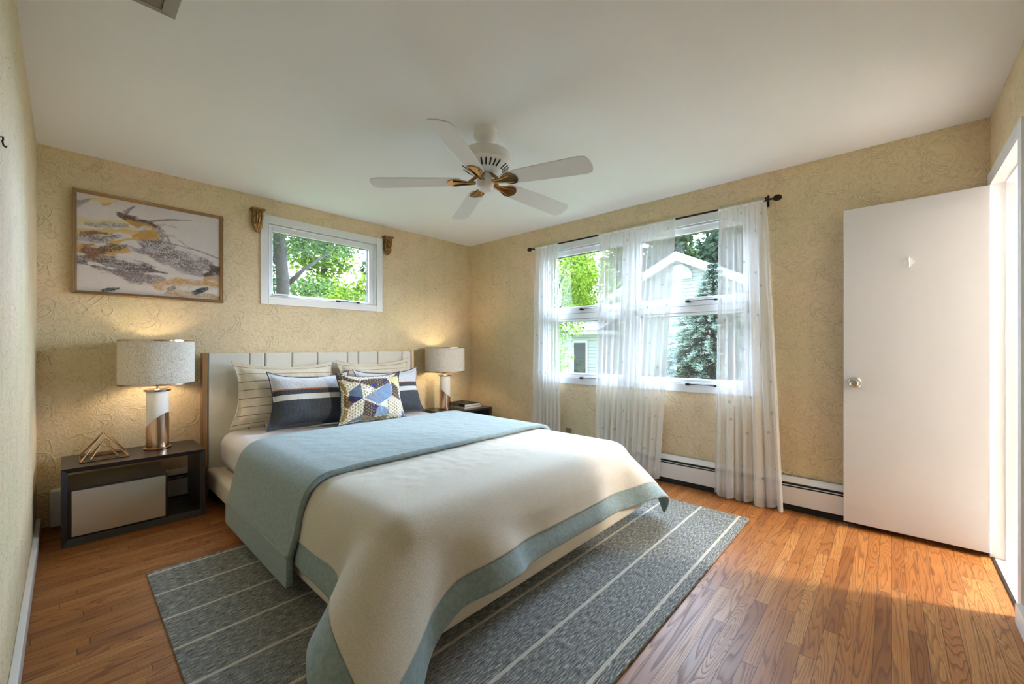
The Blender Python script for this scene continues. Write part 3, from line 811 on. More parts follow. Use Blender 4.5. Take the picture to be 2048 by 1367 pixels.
# ------------------------------------------------------------------ scroll brackets beside the high window
CORB = plain('antique_gold', srgb(158, 122, 74), 0.3, 0.7, noise=0.7, scale=70)
def corbel(label, x, z):
    t = thing('scroll_bracket', label, 'bracket', (x, YA, z), 0, 'gilded scroll brackets')
    bm = bmesh.new()
    box(bm, -0.052, 0.052, -0.072, 0, -0.012, 0.0); box(bm, -0.046, 0.046, -0.064, 0, -0.022, -0.012); box(bm, -0.040, 0.040, -0.056, 0, -0.030, -0.022)
    finish(bm, 'top_plate', CORB, t, bevel=0.003)
    bm = bmesh.new()
    prof = [(0, -0.03), (-0.050, -0.03), (-0.056, -0.05), (-0.055, -0.075), (-0.046, -0.10), (-0.036, -0.118), (-0.030, -0.128), (0, -0.128)]
    MX = lambda x0: Matrix(((0, 0, 1, x0), (1, 0, 0, 0), (0, 1, 0, 0), (0, 0, 0, 1)))
    prism(bm, prof, MX(0), -0.036, -0.022); prism(bm, prof, MX(0), 0.022, 0.036)
    pin = [(a * 0.90, c) for a, c in prof]; prism(bm, pin, MX(0), -0.024, 0.024)
    for x0 in (-0.029, -0.010, 0.010, 0.029):
        tube(bm, [(x0, -0.050, -0.034), (x0, -0.056, -0.055), (x0, -0.050, -0.09), (x0 * 0.9, -0.036, -0.12)], [0.008, 0.009, 0.008, 0.006], 8)
    finish(bm, 'scroll_body', CORB, t, smooth='auto')
    bm = bmesh.new()
    tube(bm, [(-0.036, -0.026, -0.135), (0.036, -0.026, -0.135)], 0.020, 16)
    for x0 in (-0.024, 0.0, 0.024):
        tube(bm, [(x0, -0.040, -0.140), (x0 * 0.8, -0.036, -0.162), (x0 * 0.4, -0.018, -0.186), (x0 * 0.2, -0.006, -0.192)], [0.013, 0.012, 0.008, 0.004], 8)
    finish(bm, 'acanthus_drop', CORB, t, smooth='auto')
corbel('gilded scroll bracket at the upper corner of the high window nearer the painting', 1.100, 2.322)
corbel('gilded scroll bracket at the upper corner of the high window nearer the room corner', 2.325, 2.326)

# small nails and hooks left in the wallpaper
def nail(label, p, d):
    bm = bmesh.new()
    d = Vector(d); p = Vector(p)
    tube(bm, [p, p + d * 0.012], 0.0018, 8); tube(bm, [p + d * 0.012, p + d * 0.0145], 0.0042, 10)
    tag(finish(bm, 'nail', BRONZE), label, 'nail')
nail('lone dark nail in the headboard wall between high window and room corner', (2.964, YA, 1.843), (0, -1, 0))
nail('dark nail in the window wall, the one closer to the room corner', (XB, 3.53, 1.906), (-1, 0, 0))
nail('dark nail in the window wall, the one closer to the curtain', (XB, 3.314, 1.907), (-1, 0, 0))
bm = bmesh.new()
tube(bm, [(XL, 1.85, 1.744), (XL + 0.005, 1.85, 1.746), (XL + 0.005, 1.856, 1.738), (XL + 0.004, 1.845, 1.732), (XL + 0.006, 1.852, 1.722), (XL + 0.009, 1.866, 1.722), (XL + 0.010, 1.868, 1.727)], 0.0022, 8)
tag(finish(bm, 'wall_hook', BRONZE, smooth=True), 'small bent wire hook on the left wall near the ceiling', 'hook')

# wall outlet
t = thing('wall_outlet', 'brown wall outlet above the bed in the gap between two curtains', 'outlet', (XB, 2.447, 0.262))
TAN = plain('tan_plastic', srgb(150, 122, 88), 0.45)
bx('cover_plate', (-0.006, 0, -0.036, 0.036, -0.058, 0.058), TAN, t, bevel=0.003)
for zz in (-0.02, 0.02):
    bm = bmesh.new(); tube(bm, [(-0.0055, 0, zz), (-0.0075, 0, zz)], 0.015, 20); sk = finish(bm, 'socket', TAN, t)
    for yy in (-0.006, 0.006):
        bx('slot', (-0.0079, -0.007, yy - 0.0012, yy + 0.0012, zz - 0.005, zz + 0.005), BLACK, sk)

# ------------------------------------------------------------------ curtain rod and sheer curtains
RX, RZ = XB - 0.085, 2.213
t = thing('curtain_rod', 'thin dark bronze curtain rod with oval finials above the side windows', 'curtain rod', (RX, 1.76, RZ))
bm = bmesh.new(); tube(bm, [(0, -1.10, 0), (0, 1.08, 0)], 0.0075, 14); finish(bm, 'rod', BRONZE, t, smooth='auto')
for sgn in (-1, 1):
    bm = bmesh.new()
    y0 = 1.08 if sgn > 0 else -1.10
    Mf = Matrix.Translation((0, y0, 0)) @ Matrix.Rotation(-sgn * PI / 2, 4, 'X')
    lathe(bm, [(0.0, -0.01), (0.011, -0.008), (0.012, 0.004), (0.006, 0.010), (0.008, 0.022), (0.006, 0.030), (0.012, 0.038), (0.020, 0.050), (0.0225, 0.062), (0.020, 0.076), (0.012, 0.088), (0.0, 0.092)], 24, Mf, caps=False)
    finish(bm, 'finial', BRONZE, t, smooth='auto')
    bm = bmesh.new(); yb = y0 - sgn * 0.012
    box(bm, 0.079, 0.085, yb - 0.010, yb + 0.010, -0.030, 0.055)
    box(bm, -0.004, 0.082, yb - 0.006, yb + 0.006, 0.010, 0.018); box(bm, -0.012, -0.004, yb - 0.008, yb + 0.008, -0.012, 0.018); box(bm, -0.012, 0.012, yb - 0.008, yb + 0.008, -0.015, -0.009)
    finish(bm, 'bracket', BRONZE, t, bevel=0.002)

def curtain(label, ya, yb, yc, yd, zbot, nf, seed, amp=(0.016, 0.034), kick=0.0):
    """ya..yb along the rod, yc..yd along the hem"""
    t = thing('sheer_curtain', label, 'curtain', (RX, (ya + yb) / 2, RZ), 0, 'white sheer curtain panels on the bronze rod')
    r = np.random.RandomState(seed)
    ni, nj = nf * 14 + 1, 90
    s = np.linspace(0, 1, ni)
    # uneven pleats: random phase advance per pleat
    wdt = r.uniform(0.55, 1.5, nf); wdt /= wdt.sum(); cum = np.concatenate([[0], np.cumsum(wdt)])
    ph = np.interp(s, cum, np.arange(nf + 1)) * 2 * PI
    am = np.interp(s, cum, r.uniform(0.45, 1.0, nf + 1))
    ph2 = np.interp(s, cum, np.arange(nf + 1)) * 2 * PI * 0.37 + r.uniform(0, 6)
    v = np.linspace(0, 1, nj)
    zt = RZ + 0.008
    P = np.zeros((ni, nj, 3)); U = np.zeros((ni, nj, 2)); Hm = np.zeros((ni, nj, 2))
    drift = r.uniform(-0.4, 0.4)
    for j, q in enumerate(v):
        a_ = amp[0] + (amp[1] - amp[0]) * q ** 0.8
        y = (ya + (yb - ya) * s) * (1 - q) + (yc + (yd - yc) * s) * q
        phj = ph + drift * q * np.sin(ph2)
        xo = a_ * am * (np.sin(phj) + 0.25 * np.sin(2.3 * phj + 1)) * (0.55 + 0.45 * min(1, q * 3))
        wv = 0.6 * (abs(yb - ya) / nf) * am
        yy = y + wv * 0.45 * np.cos(phj) * (0.5 + 0.5 * q) * np.sign(yb - ya)
        z = zt + (zbot - zt) * q + (0.006 * np.sin(ph2 * 1.7) if 0 else 0)
        bot = np.clip((q - 0.93) / 0.07, 0, 1)
        P[:, j, 0] = np.minimum(-0.004 + xo - kick * q ** 3 * (0.5 + 0.5 * np.sin(ph2)), 0.030)
        P[:, j, 1] = yy - (ya + yb) / 2
        P[:, j, 2] = z - RZ + bot * 0.012 * np.sin(ph * 0.5 + 1)
        U[:, j, 0] = s * abs(yb - ya) * 2.2 + seed * 1.7; U[:, j, 1] = q * 2.2 + seed * 0.6
        Hm[:, j, 0] = 1.0 if z < zbot + 0.10 else 0.0
    o = grid_obj('panel', P, SHEER, t, uv=U)
    hl = o.data.uv_layers.new(name='hem')
    li = np.zeros(len(o.data.loops), int); o.data.loops.foreach_get('vertex_index', li)
    hl.data.foreach_set('uv', Hm.reshape(-1, 2)[li].astype(np.float32).ravel())
    # tufted eyelash fringe standing up from the rod pocket
    bm = bmesh.new(); rr = random.Random(seed)
    L = abs(yb - ya)
    for k in range(int(L * 300)):
        y = ya + (yb - ya) * rr.random() - (ya + yb) / 2
        h = rr.uniform(0.016, 0.042); a = rr.uniform(-0.016, 0.016); c = rr.uniform(-0.012, 0.008); x0 = rr.uniform(-0.014, 0.002)
        pts = [(x0, y, -0.002), (x0 + c, y + a, h * 0.7), (x0 + c * 1.5, y + a * 1.8, h), (x0 + c * 1.4 - 0.004, y + a * 2.5, h * 0.6)]
        tube(bm, pts, 0.0026, 4, caps=False)
    finish(bm, 'fringe', FRINGE, t, smooth=True)
    bm = bmesh.new()
    Mt = Matrix.Translation((0, 0, 0)) @ Matrix.Rotation(PI / 2, 4, 'X')
    lathe(bm, [(0.0125, -L / 2), (0.0125, L / 2)], 14, Mt, caps=False)
    finish(bm, 'rod_pocket', SHEER_POCKET, t, smooth=True)
SHEER_POCKET = plain('gathered_voile', (0.80, 0.80, 0.79, 1), 0.9)
curtain('narrow white sheer curtain panel hanging nearest the room corner', 2.825, 2.515, 2.885, 2.49, 0.03, 7, 1, (0.014, 0.028))
curtain('wide white sheer curtain panel hanging between the two bare panes', 2.04, 1.315, 2.10, 1.46, 0.025, 12, 2, (0.012, 0.028))
curtain('white sheer curtain panel beside the open door, its hem on the floor', 0.985, 0.668, 1.02, 0.565, 0.008, 7, 3, (0.016, 0.036), 0.03)

# ------------------------------------------------------------------ rug
o = bx('area_rug', (0.275, 3.09, 0.695, 2.765, 0.0, 0.010), rug_mat(), bevel=0.003)
tag(o, 'grey flatweave rug with thin cream stripes under the bed', 'rug')

# ------------------------------------------------------------------ bed
bed = thing('upholstered_bed', 'cream upholstered bed frame with tall channelled headboard and bronze edges', 'bed', (1.64, 2.5, 0))
def off(o, d=(1.64, 2.5, 0)):
    o.location = (-d[0], -d[1], -d[2]); return o
bm = bmesh.new()
off(bx('headboard', (0.735, 2.548, 3.872, 3.908, 0.10, 1.098), CREAM, bed, bevel=0.006))
hx = [0.735, 1.015, 1.127, 1.338, 1.553, 1.834, 1.944, 2.153, 2.435, 2.548]
for a, c in zip(hx, hx[1:]):
    off(bx('headboard_channel', (a + 0.002, c - 0.002, 3.842, 3.876, 0.12, 1.106), CREAM, bed, bevel=0.012, seg=4))
for a, c in ((0.702, 0.734), (2.549, 2.581)):
    off(bx('headboard_edge', (a, c, 3.838, 3.910, 0.0, 1.108), GOLDT, bed, bevel=0.002))
off(bx('side_rail', (0.722, 0.80, 1.28, 3.84, 0.085, 0.232), RAILF, bed, bevel=0.028, seg=4))
off(bx('side_rail', (2.52, 2.598, 1.28, 3.84, 0.085, 0.232), RAILF, bed, bevel=0.028, seg=4))
off(bx('foot_rail', (0.722, 2.598, 1.212, 1.30, 0.085, 0.232), RAILF, bed, bevel=0.028, seg=4))
off(bx('slat_base', (0.79, 2.53, 1.29, 3.84, 0.12, 0.215), RAILF, bed))
for lx in (0.80, 2.52):
    for ly in (1.38, 3.74):
        off(bx('leg', (lx - 0.03, lx + 0.03, ly - 0.03, ly + 0.03, 0.010 if ly < 2 else 0.0, 0.125), ESPRESSO, bed))
o = bx('mattress', (0.80, 2.52, 1.30, 3.836, 0.216, 0.500), SHEET, bevel=0.095, seg=8)
tag(o, 'thick mattress in a smooth white fitted sheet on the bed frame', 'mattress')

# ---- duvet: hanging cloth relaxed over the mattress and rails
def rbox(P, c, half, r, margin):
    q = np.abs(P - c) - (np.array(half) - r)
    sg = np.sign(P - c)
    qp = np.maximum(q, 0); l = np.linalg.norm(qp, axis=-1)
    inside = np.minimum(q.max(-1), 0)
    d = l + inside - r - margin
    n = np.where((l > 1e-9)[..., None], qp / np.maximum(l, 1e-9)[..., None], (q == q.max(-1, keepdims=True)).astype(float)) * sg
    return d, n

def drape(px, qy, z0, margin, steps, hold, seed, floor=0.016, iters=14, corner=0.0):
    ni, nj = len(px), len(qy)
    r = np.random.RandomState(seed)
    X, Y = np.meshgrid(px, qy, indexing='ij')
    FX = np.clip((0.98 - X) / 0.48, 0, 1.2) * np.clip((1.50 - Y) / 0.45, 0, 1.3)
    X = X - 0.8 * corner * FX; Y = Y - 1.6 * corner * FX
    P = np.stack([X, Y, np.full_like(X, z0)], -1)
    flat = P.copy()
    # starting pose: overhang already bent down a little so that it falls outwards
    bodies = [((1.66, 2.568, 0.30), (0.88, 1.29, 0.20), 0.085), ((1.66, 2.53, 0.155), (0.938, 1.318, 0.078), 0.03)]
    P += r.normal(0, 0.002, P.shape)
    V = np.zeros_like(P)
    hx_, hy_ = px[1] - px[0], abs(qy[1] - qy[0])
    cons = []
    def add(di, dj, L, k):
        a_i = slice(0, ni - di); b_i = slice(di, ni)
        if dj >= 0: a_j, b_j = slice(0, nj - dj), slice(dj, nj)
        else: a_j, b_j = slice(-dj, nj), slice(0, nj + dj)
        cons.append((a_i, a_j, b_i, b_j, np.linalg.norm(flat[b_i, b_j] - flat[a_i, a_j], axis=-1, keepdims=True), k, L > 2.5 * hx_))
    D = math.hypot(hx_, hy_)
    add(1, 0, hx_, 1.0); add(0, 1, hy_, 1.0); add(1, 1, D, 0.55); add(1, -1, D, 0.55)
    add(3, 0, 3 * hx_, 0.45); add(0, 3, 3 * hy_, 0.45); add(6, 0, 6 * hx_, 0.22); add(0, 6, 6 * hy_, 0.22); add(4, 4, 4 * D, 0.2); add(4, -4, 4 * D, 0.2)
    dt = 0.016
    P0 = P.copy()
    for it in range(steps):
        V[..., 2] -= 4.0 * dt
        V *= 0.97
        old = P.copy()
        P = P + V * dt
        for k_ in range(iters):
            for (ai, aj, bi, bj, L, k, far) in cons:
                d = P[bi, bj] - P[ai, aj]; l = np.sqrt((d * d).sum(-1, keepdims=True)) + 1e-9
                c = 1 - L / l
                if far: c = np.minimum(c, 0.0)
                c = 0.38 * k * c * d
                P[ai, aj] += c; P[bi, bj] -= c
            if hold is not None:
                P[hold] = P0[hold]
        for c, hf, rr_ in bodies:
            d, n = rbox(P, np.array(c), hf, rr_, margin)
            m = d < 0
            P[m] -= (d[m][:, None] * n[m])
            P[m] = P[m] * 0.6 + 0.4 * (old[m] + n[m] * ((P[m] - old[m]) * n[m]).sum(-1, keepdims=True))
        f = P[..., 2] < floor
        P[..., 2] = np.maximum(P[..., 2], floor)
        P[f, :2] = P[f, :2] * 0.4 + old[f, :2] * 0.6
        V = (P - old) / dt
        sp = np.linalg.norm(V, axis=-1, keepdims=True); V *= np.minimum(1, 2.0 / (sp + 1e-9))
    return P

hstep = 0.033
px = np.arange(-36, 37) * hstep + 1.66
qy = np.arange(2.96, 0.965, -hstep)
hold = np.zeros((len(px), len(qy)), bool)
core = np.abs(px - 1.66) < 0.72
hold[np.ix_(core, qy > 1.55)] = True
P1 = drape(px, qy, 0.524, 0.020, 260, hold, 3, corner=0.10)
duv = thing('duvet', 'beige duvet turned back to its dusty blue lining, draped over the mattress', 'duvet', (1.66, 2.0, 0.5))
def duv_part(name, P, mat, mask, thick, offz=-1.0):
    o = grid_obj(name, P - np.array((1.66, 2.0, 0.5)), mat, duv, mask=mask)
    md = o.modifiers.new('sub', 'SUBSURF'); md.levels = 1; md.render_levels = 2
    md = o.modifiers.new('thick', 'SOLIDIFY'); md.thickness = thick; md.offset = offz
    return o
ni, nj = P1.shape[:2]
mk = np.zeros((ni - 1, nj - 1), bool); nb = 3
mk[nb:-nb, :-nb] = True
duv_part('beige_cover', P1, BEIGE, mk, 0.018, 0.0)
o = duv_part('lining_border', P1, TEAL, ~mk, 0.012, 0.0)
o['label'] = 'dusty blue lining showing as a border along the hem'
px2 = np.arange(-40, 41) * hstep + 1.66; qy2 = np.arange(2.985, 1.96, -hstep)
hold2 = np.zeros((len(px2), len(qy2)), bool); core2 = np.abs(px2 - 1.66) < 0.72; hold2[np.ix_(core2, np.ones(len(qy2), bool))] = True
P2 = drape(px2, qy2, 0.556, 0.050, 220, hold2, 9, 0.03)
mk2 = np.zeros((len(px2) - 1, len(qy2) - 1), bool); mk2[3:-3, :] = True
o = duv_part('turned_back_fold', P2, TEAL, np.ones_like(mk2), 0.026, 0.0)
o['label'] = 'dusty blue lining folded back over the upper half'
bm = bmesh.new(); tube(bm, [Vector(p) - Vector((1.66, 2.0, 0.5)) for p in P2[4]], 0.0148, 8)
finish(bm, 'hem_seam', TEAL, duv, smooth=True)

# ------------------------------------------------------------------ pillows
def pillow_grid(ni, nj, w_, h_, th, flange=0.0, pinch=0.13, seed=0, wr=0.006, sag=0.0):
    u, v = np.meshgrid(np.linspace(-1, 1, ni), np.linspace(-1, 1, nj), indexing='ij')
    fu, fv = 1 - flange / (w_ / 2), 1 - flange / (h_ / 2)
    a = np.clip(np.abs(u) / fu, 0, 1); c = np.clip(np.abs(v) / fv, 0, 1)
    prof = ((1 - a ** 2.6) * (1 - c ** 2.6)) ** 0.55
    x = w_ / 2 * u * (1 - pinch * (1 - np.abs(v - 0.1) ** 2) * np.abs(u) ** 3)
    y = h_ / 2 * v * (1 - pinch * np.where(v > 0, 1.7, 0.7) * (1 - np.abs(u) ** 2.4) * np.abs(v) ** 2.5)
    nz = vnoise((u + 1.3), (v + 1.3), (3.5, 3.0), seed, 3) - 0.5
    diag = np.maximum(0, np.abs(u) * np.abs(v) - 0.25)
    z = th * (prof * (1 - sag * v)) + wr * 3.5 * nz * (0.3 + prof) * (1 + 1.5 * (c - 0.3) * (c > .3))
    edge = 0.006 * np.sin(6 * u + seed) * np.abs(v) ** 6 + 0.006 * np.sin(7 * v + seed) * np.abs(u) ** 6
    return u, v, x, y, z, edge

def pillow(name, label, cat, mat, w_, h_, th, loc, lean, rz=0, roll=0, flange=0.0, pinch=0.06, seed=0, group=None, res=(70, 46), cols=None, back=None, wr=0.006, piping=None, sag=0.25, shear=0.0):
    """stands on its lower edge at loc, leaning back (towards +y) by `lean` degrees"""
    t = thing(name, label, cat, loc, math.radians(rz), group)
    Mx = Matrix.Rotation(math.radians(-lean), 3, 'X') @ Matrix.Rotation(math.radians(roll), 3, 'Y')
    u, v, x, y, z, edge = pillow_grid(*res, w_, h_, th, flange, pinch, seed, wr, sag)
    def place(zz):
        X = x + shear * (y + h_ / 2); Zs = y + h_ / 2 + 0.006; Yd = -zz
        Q = np.stack([X, Yd, Zs], -1)
        return Q @ np.array(Mx).T
    UV = np.stack([(u + 1) / 2, (v + 1) / 2], -1)
    rim = 0.003
    fr = grid_obj('front_panel', place(z * 0.62 + rim + edge), mat, t, uv=UV, cols=cols)
    bk = place(-(z * 0.45) - rim + edge)
    grid_obj('back_panel', bk[::-1], back or mat, t, uv=UV[::-1], cols=None if cols is None else cols[::-1])
    # seam closing the rim
    A = place(z * 0.62 + rim + edge); B = bk
    idx = [(i, 0) for i in range(res[0])] + [(res[0] - 1, j) for j in range(1, res[1])] + [(i, res[1] - 1) for i in range(res[0] - 2, -1, -1)] + [(0, j) for j in range(res[1] - 2, 0, -1)]
    bm = bmesh.new()
    ring_pts = [Vector((A[i, j] + B[i, j]) / 2) for i, j in idx]
    ring_pts.append(ring_pts[0])
    tube(bm, ring_pts, 0.0042, 6, caps=False)
    finish(bm, 'seam_piping', piping or mat, t, smooth=True)
    return t

LINEN = striped_linen(); BAND = banded_cushion()
LBACK = fabric('plain_linen', srgb(196, 184, 160), srgb(218, 208, 188), 250, 0.2)
NBACK = fabric('navy_back', srgb(38, 41, 47), srgb(60, 64, 72), 250, 0.2)
G1, G2 = 'striped pillow shams against the headboard', 'navy banded cushions in front of the shams'
ZB = 0.500
pillow('striped_sham', 'cream pillow sham with thin rust stripes, on the wire pyramid side of the bed', 'pillow', LINEN, 0.80, 0.53, 0.15, (1.250, 3.655, ZB + 0.012), 12, 0, 1.5, 0.045, 0.13, 11, G1, back=LBACK, wr=0.010)
pillow('striped_sham', 'cream pillow sham with thin rust stripes, on the side of the bed with the books', 'pillow', LINEN, 0.79, 0.53, 0.15, (2.078, 3.655, ZB + 0.012), 12, 0, -0.5, 0.045, 0.13, 12, G1, back=LBACK, wr=0.010)
pillow('banded_cushion', 'navy cushion with silver top and white band, directly behind and left of the patchwork cushion', 'cushion', BAND, 0.67, 0.455, 0.14, (1.365, 3.440, ZB + 0.004), 15, 0, 1.5, 0.02, 0.13, 21, G2, back=NBACK, piping=NBACK)
pillow('banded_cushion', 'navy cushion with silver top and white band, behind and right of the patchwork cushion', 'cushion', BAND, 0.69, 0.455, 0.14, (2.085, 3.440, ZB + 0.004), 15, 0, 0, 0.02, 0.13, 22, G2, back=NBACK, piping=NBACK)

def patch_colours(ni, nj):
    H = homog([(190, 330), (1370, 305), (1590, 1050), (315, 1215)], [(0, 1), (1, 1), (1, 0), (0, 0)])
    s, t_ = np.meshgrid(np.linspace(0, 1, ni), np.linspace(0, 1, nj), indexing='ij')
    X = s * 0.62; Y = t_ * 0.42
    n = vnoise(s, t_, (90, 70), 8, 2)
    # tumbling-block line lattice: three line families at 60 degrees through hexagon centres and corners
    a = 0.046
    def cube_lines(wd):
        # rhombille tiling: distance to the edges from each hexagon centre to alternate corners plus hexagon borders
        rt = math.sqrt(3)
        best = np.full(X.shape, 9.0)
        qx = X / a; qy_ = Y / a
        for ox, oy in ((0, 0), (0.5, rt / 2)):
            cx_ = np.round(qx - ox) + ox; cy_ = np.round((qy_ - oy) / rt) * rt + oy
            dx, dy = qx - cx_, qy_ - cy_
            r_ = np.hypot(dx, dy)
            d1 = np.full(X.shape, 9.0)
            for k in range(6):
                th = PI / 6 + k * PI / 3
                al = dx * math.cos(th) + dy * math.sin(th); pe = np.abs(-dx * math.sin(th) + dy * math.cos(th))
                if True:
                    d1 = np.minimum(d1, np.where(al > -0.02, pe, 9.0) + np.where(al > 0.577, (al - 0.577) * 2, 0))
            ed = np.full(X.shape, -9.0)
            for k in range(6):
                th = k * PI / 3
                ed = np.maximum(ed, dx * math.cos(th) + dy * math.sin(th))
            inside = ed <= 0.5
            if ox == 0: d_all = np.where(inside, np.minimum(d1, 0.5 - ed), 9.0)
            else: d_all = np.where(inside, np.minimum(d1, 0.5 - ed), d_all)
        return d_all < wd
    lines = cube_lines(0.036); fine_lines = cube_lines(0.019)
    C = np.empty((ni, nj, 3))
    cream = srgb3(232, 226, 208); navy = srgb3(30, 26, 56)
    C[:] = cream; C[lines] = srgb3(118, 100, 58)
    def inside(poly):
        Q = [H(p) for p in poly]; m = np.zeros(s.shape, bool)
        for k in range(len(Q)):
            x0, y0 = Q[k]; x1, y1 = Q[(k + 1) % len(Q)]
            c = ((y0 > t_) != (y1 > t_)) & (s < (x1 - x0) * (t_ - y0) / ((y1 - y0) + 1e-12) + x0)
            m ^= c
        return m
    def fill(poly, c, lc=None, mix=1.0):
        m = inside(poly); C[m] = c * (0.8 + 0.4 * n[m][:, None])
        if lc is not None: C[m & fine_lines] = lc
    gl = srgb3(188, 158, 94)
    fill([(180, 310), (260, 320), (420, 400), (590, 440), (600, 490), (430, 470), (280, 430), (215, 440)], navy, gl)
    fill([(600, 490), (640, 430), (830, 400), (1100, 400), (1150, 480), (900, 600), (760, 540)], navy, gl)
    fill([(1170, 470), (1340, 560), (1420, 780), (1220, 700)], navy, gl)
    fill([(1200, 370), (1370, 290), (1380, 400), (1340, 390)], navy, gl)
    fill([(690, 770), (960, 870), (940, 1080), (700, 1040)], navy, gl)
    fill([(290, 680), (410, 730), (490, 840), (400, 930), (310, 880)], srgb3(84, 58, 46), gl)
    fill([(610, 500), (665, 750), (420, 700), (385, 650)], srgb3(84, 104, 128))
    fill([(410, 700), (665, 745), (490, 835), (390, 780)], srgb3(40, 34, 78))
    fill([(1150, 475), (1220, 690), (960, 850), (700, 740)], srgb3(104, 146, 186))
    m = inside([(1150, 475), (1220, 690), (960, 850), (700, 740)]); k_ = (n > 0.62) & m; C[k_] = srgb3(168, 130, 108)
    fill([(970, 860), (1130, 900), (1210, 1010), (930, 1070)], srgb3(104, 146, 186), srgb3(190, 170, 120))
    fill([(420, 1190), (690, 1030), (700, 1120)], srgb3(96, 112, 134))
    fill([(200, 450), (285, 490), (375, 690), (300, 670)], srgb3(150, 130, 60))
    fill([(330, 930), (410, 960), (385, 1150), (320, 1160)], srgb3(170, 140, 66), srgb3(80, 62, 40))
    fill([(1110, 400), (1330, 370), (1360, 560), (1150, 460)], srgb3(206, 192, 142))
    fill([(700, 600), (850, 565), (770, 650)], srgb3(220, 222, 226)); fill([(980, 850), (1110, 760), (1120, 890)], srgb3(214, 222, 232))
    fill([(820, 520), (900, 490), (930, 530), (850, 580)], srgb3(40, 56, 120)); fill([(1010, 410), (1090, 410), (1110, 450), (1020, 460)], srgb3(44, 40, 110)); fill([(890, 850), (980, 870), (950, 920), (880, 900)], srgb3(44, 44, 120))
    fill([(690, 1040), (940, 1080), (1200, 1030), (1210, 1100), (700, 1140)], srgb3(150, 136, 100), srgb3(60, 54, 60))
    fill([(1480, 930), (1600, 1040), (1500, 1060)], srgb3(90, 96, 140))
    return np.clip(C, 0, 1)
pillow('patchwork_cushion', 'small cushion in blue, gold and cream geometric patchwork in front of all the pillows', 'cushion', attr_mat('geometric_print', 0.8, 0.15, 500), 0.61, 0.43, 0.13, (1.79, 3.255, ZB + 0.007), 13, 0, 1.0, 0.006, 0.11, 31, None, (480, 330), patch_colours(480, 330), back=NBACK, piping=NBACK)

# ------------------------------------------------------------------ nightstands
def nightstand(label, x, y, mirror):
    t = thing('nightstand', label, 'nightstand', (x, y, 0), 0, 'dark lacquered nightstands beside the bed')
    W, D, H = 0.672, 0.43, 0.45
    S = (lambda a, b_: (-b_, -a)) if mirror else (lambda a, b_: (a, b_))
    hw = W / 2
    # open frame with chamfered front edges
    def board(name, pts_front, pts_in, y0):
        pass
    f = 0.028
    bm = bmesh.new()
    o_ = [(-hw, 0.0), (hw, 0.0), (hw, H), (-hw, H)]; i_ = [(-hw + f, f + 0.012), (hw - f, f + 0.012), (hw - f, H - f), (-hw + f, H - f)]
    c_ = [(-hw + 0.012, 0.012), (hw - 0.012, 0.012), (hw - 0.012, H - 0.012), (-hw + 0.012, H - 0.012)]
    V = lambda pts, yy: [bm.verts.new((p, yy, q)) for p, q in pts]
    L = [V(o_, D), V(o_, 0.0), V(i_, 0.016), V(i_, D)]
    for a, b_ in zip(L, L[1:] + L[:1]):
        for k in range(4): bm.faces.new((a[k], a[(k + 1) % 4], b_[(k + 1) % 4], b_[k]))
    finish(bm, 'carcass', ESPRESSO, t, bevel=0.0015)
    # drawer box sits lower left, open above and beside
    a, c = S(-hw + f, hw - f - 0.17)
    bx('drawer_box', (a, c, 0.022, D - 0.005, f + 0.012, 0.325), ESPRESSO, t, bevel=0.0015)
    dr = bx('drawer_front', (a + 0.014, c - 0.012, 0.010, 0.024, f + 0.022, 0.313), MIRRORM, t, bevel=0.002)
    return t
nightstand('dark nightstand holding the wire pyramid, its pale drawer facing the room', 0.316, 3.476, False)
nightstand('dark nightstand holding the two books, half hidden behind the bed', 3.068, 3.46, True)
NZ = 0.45

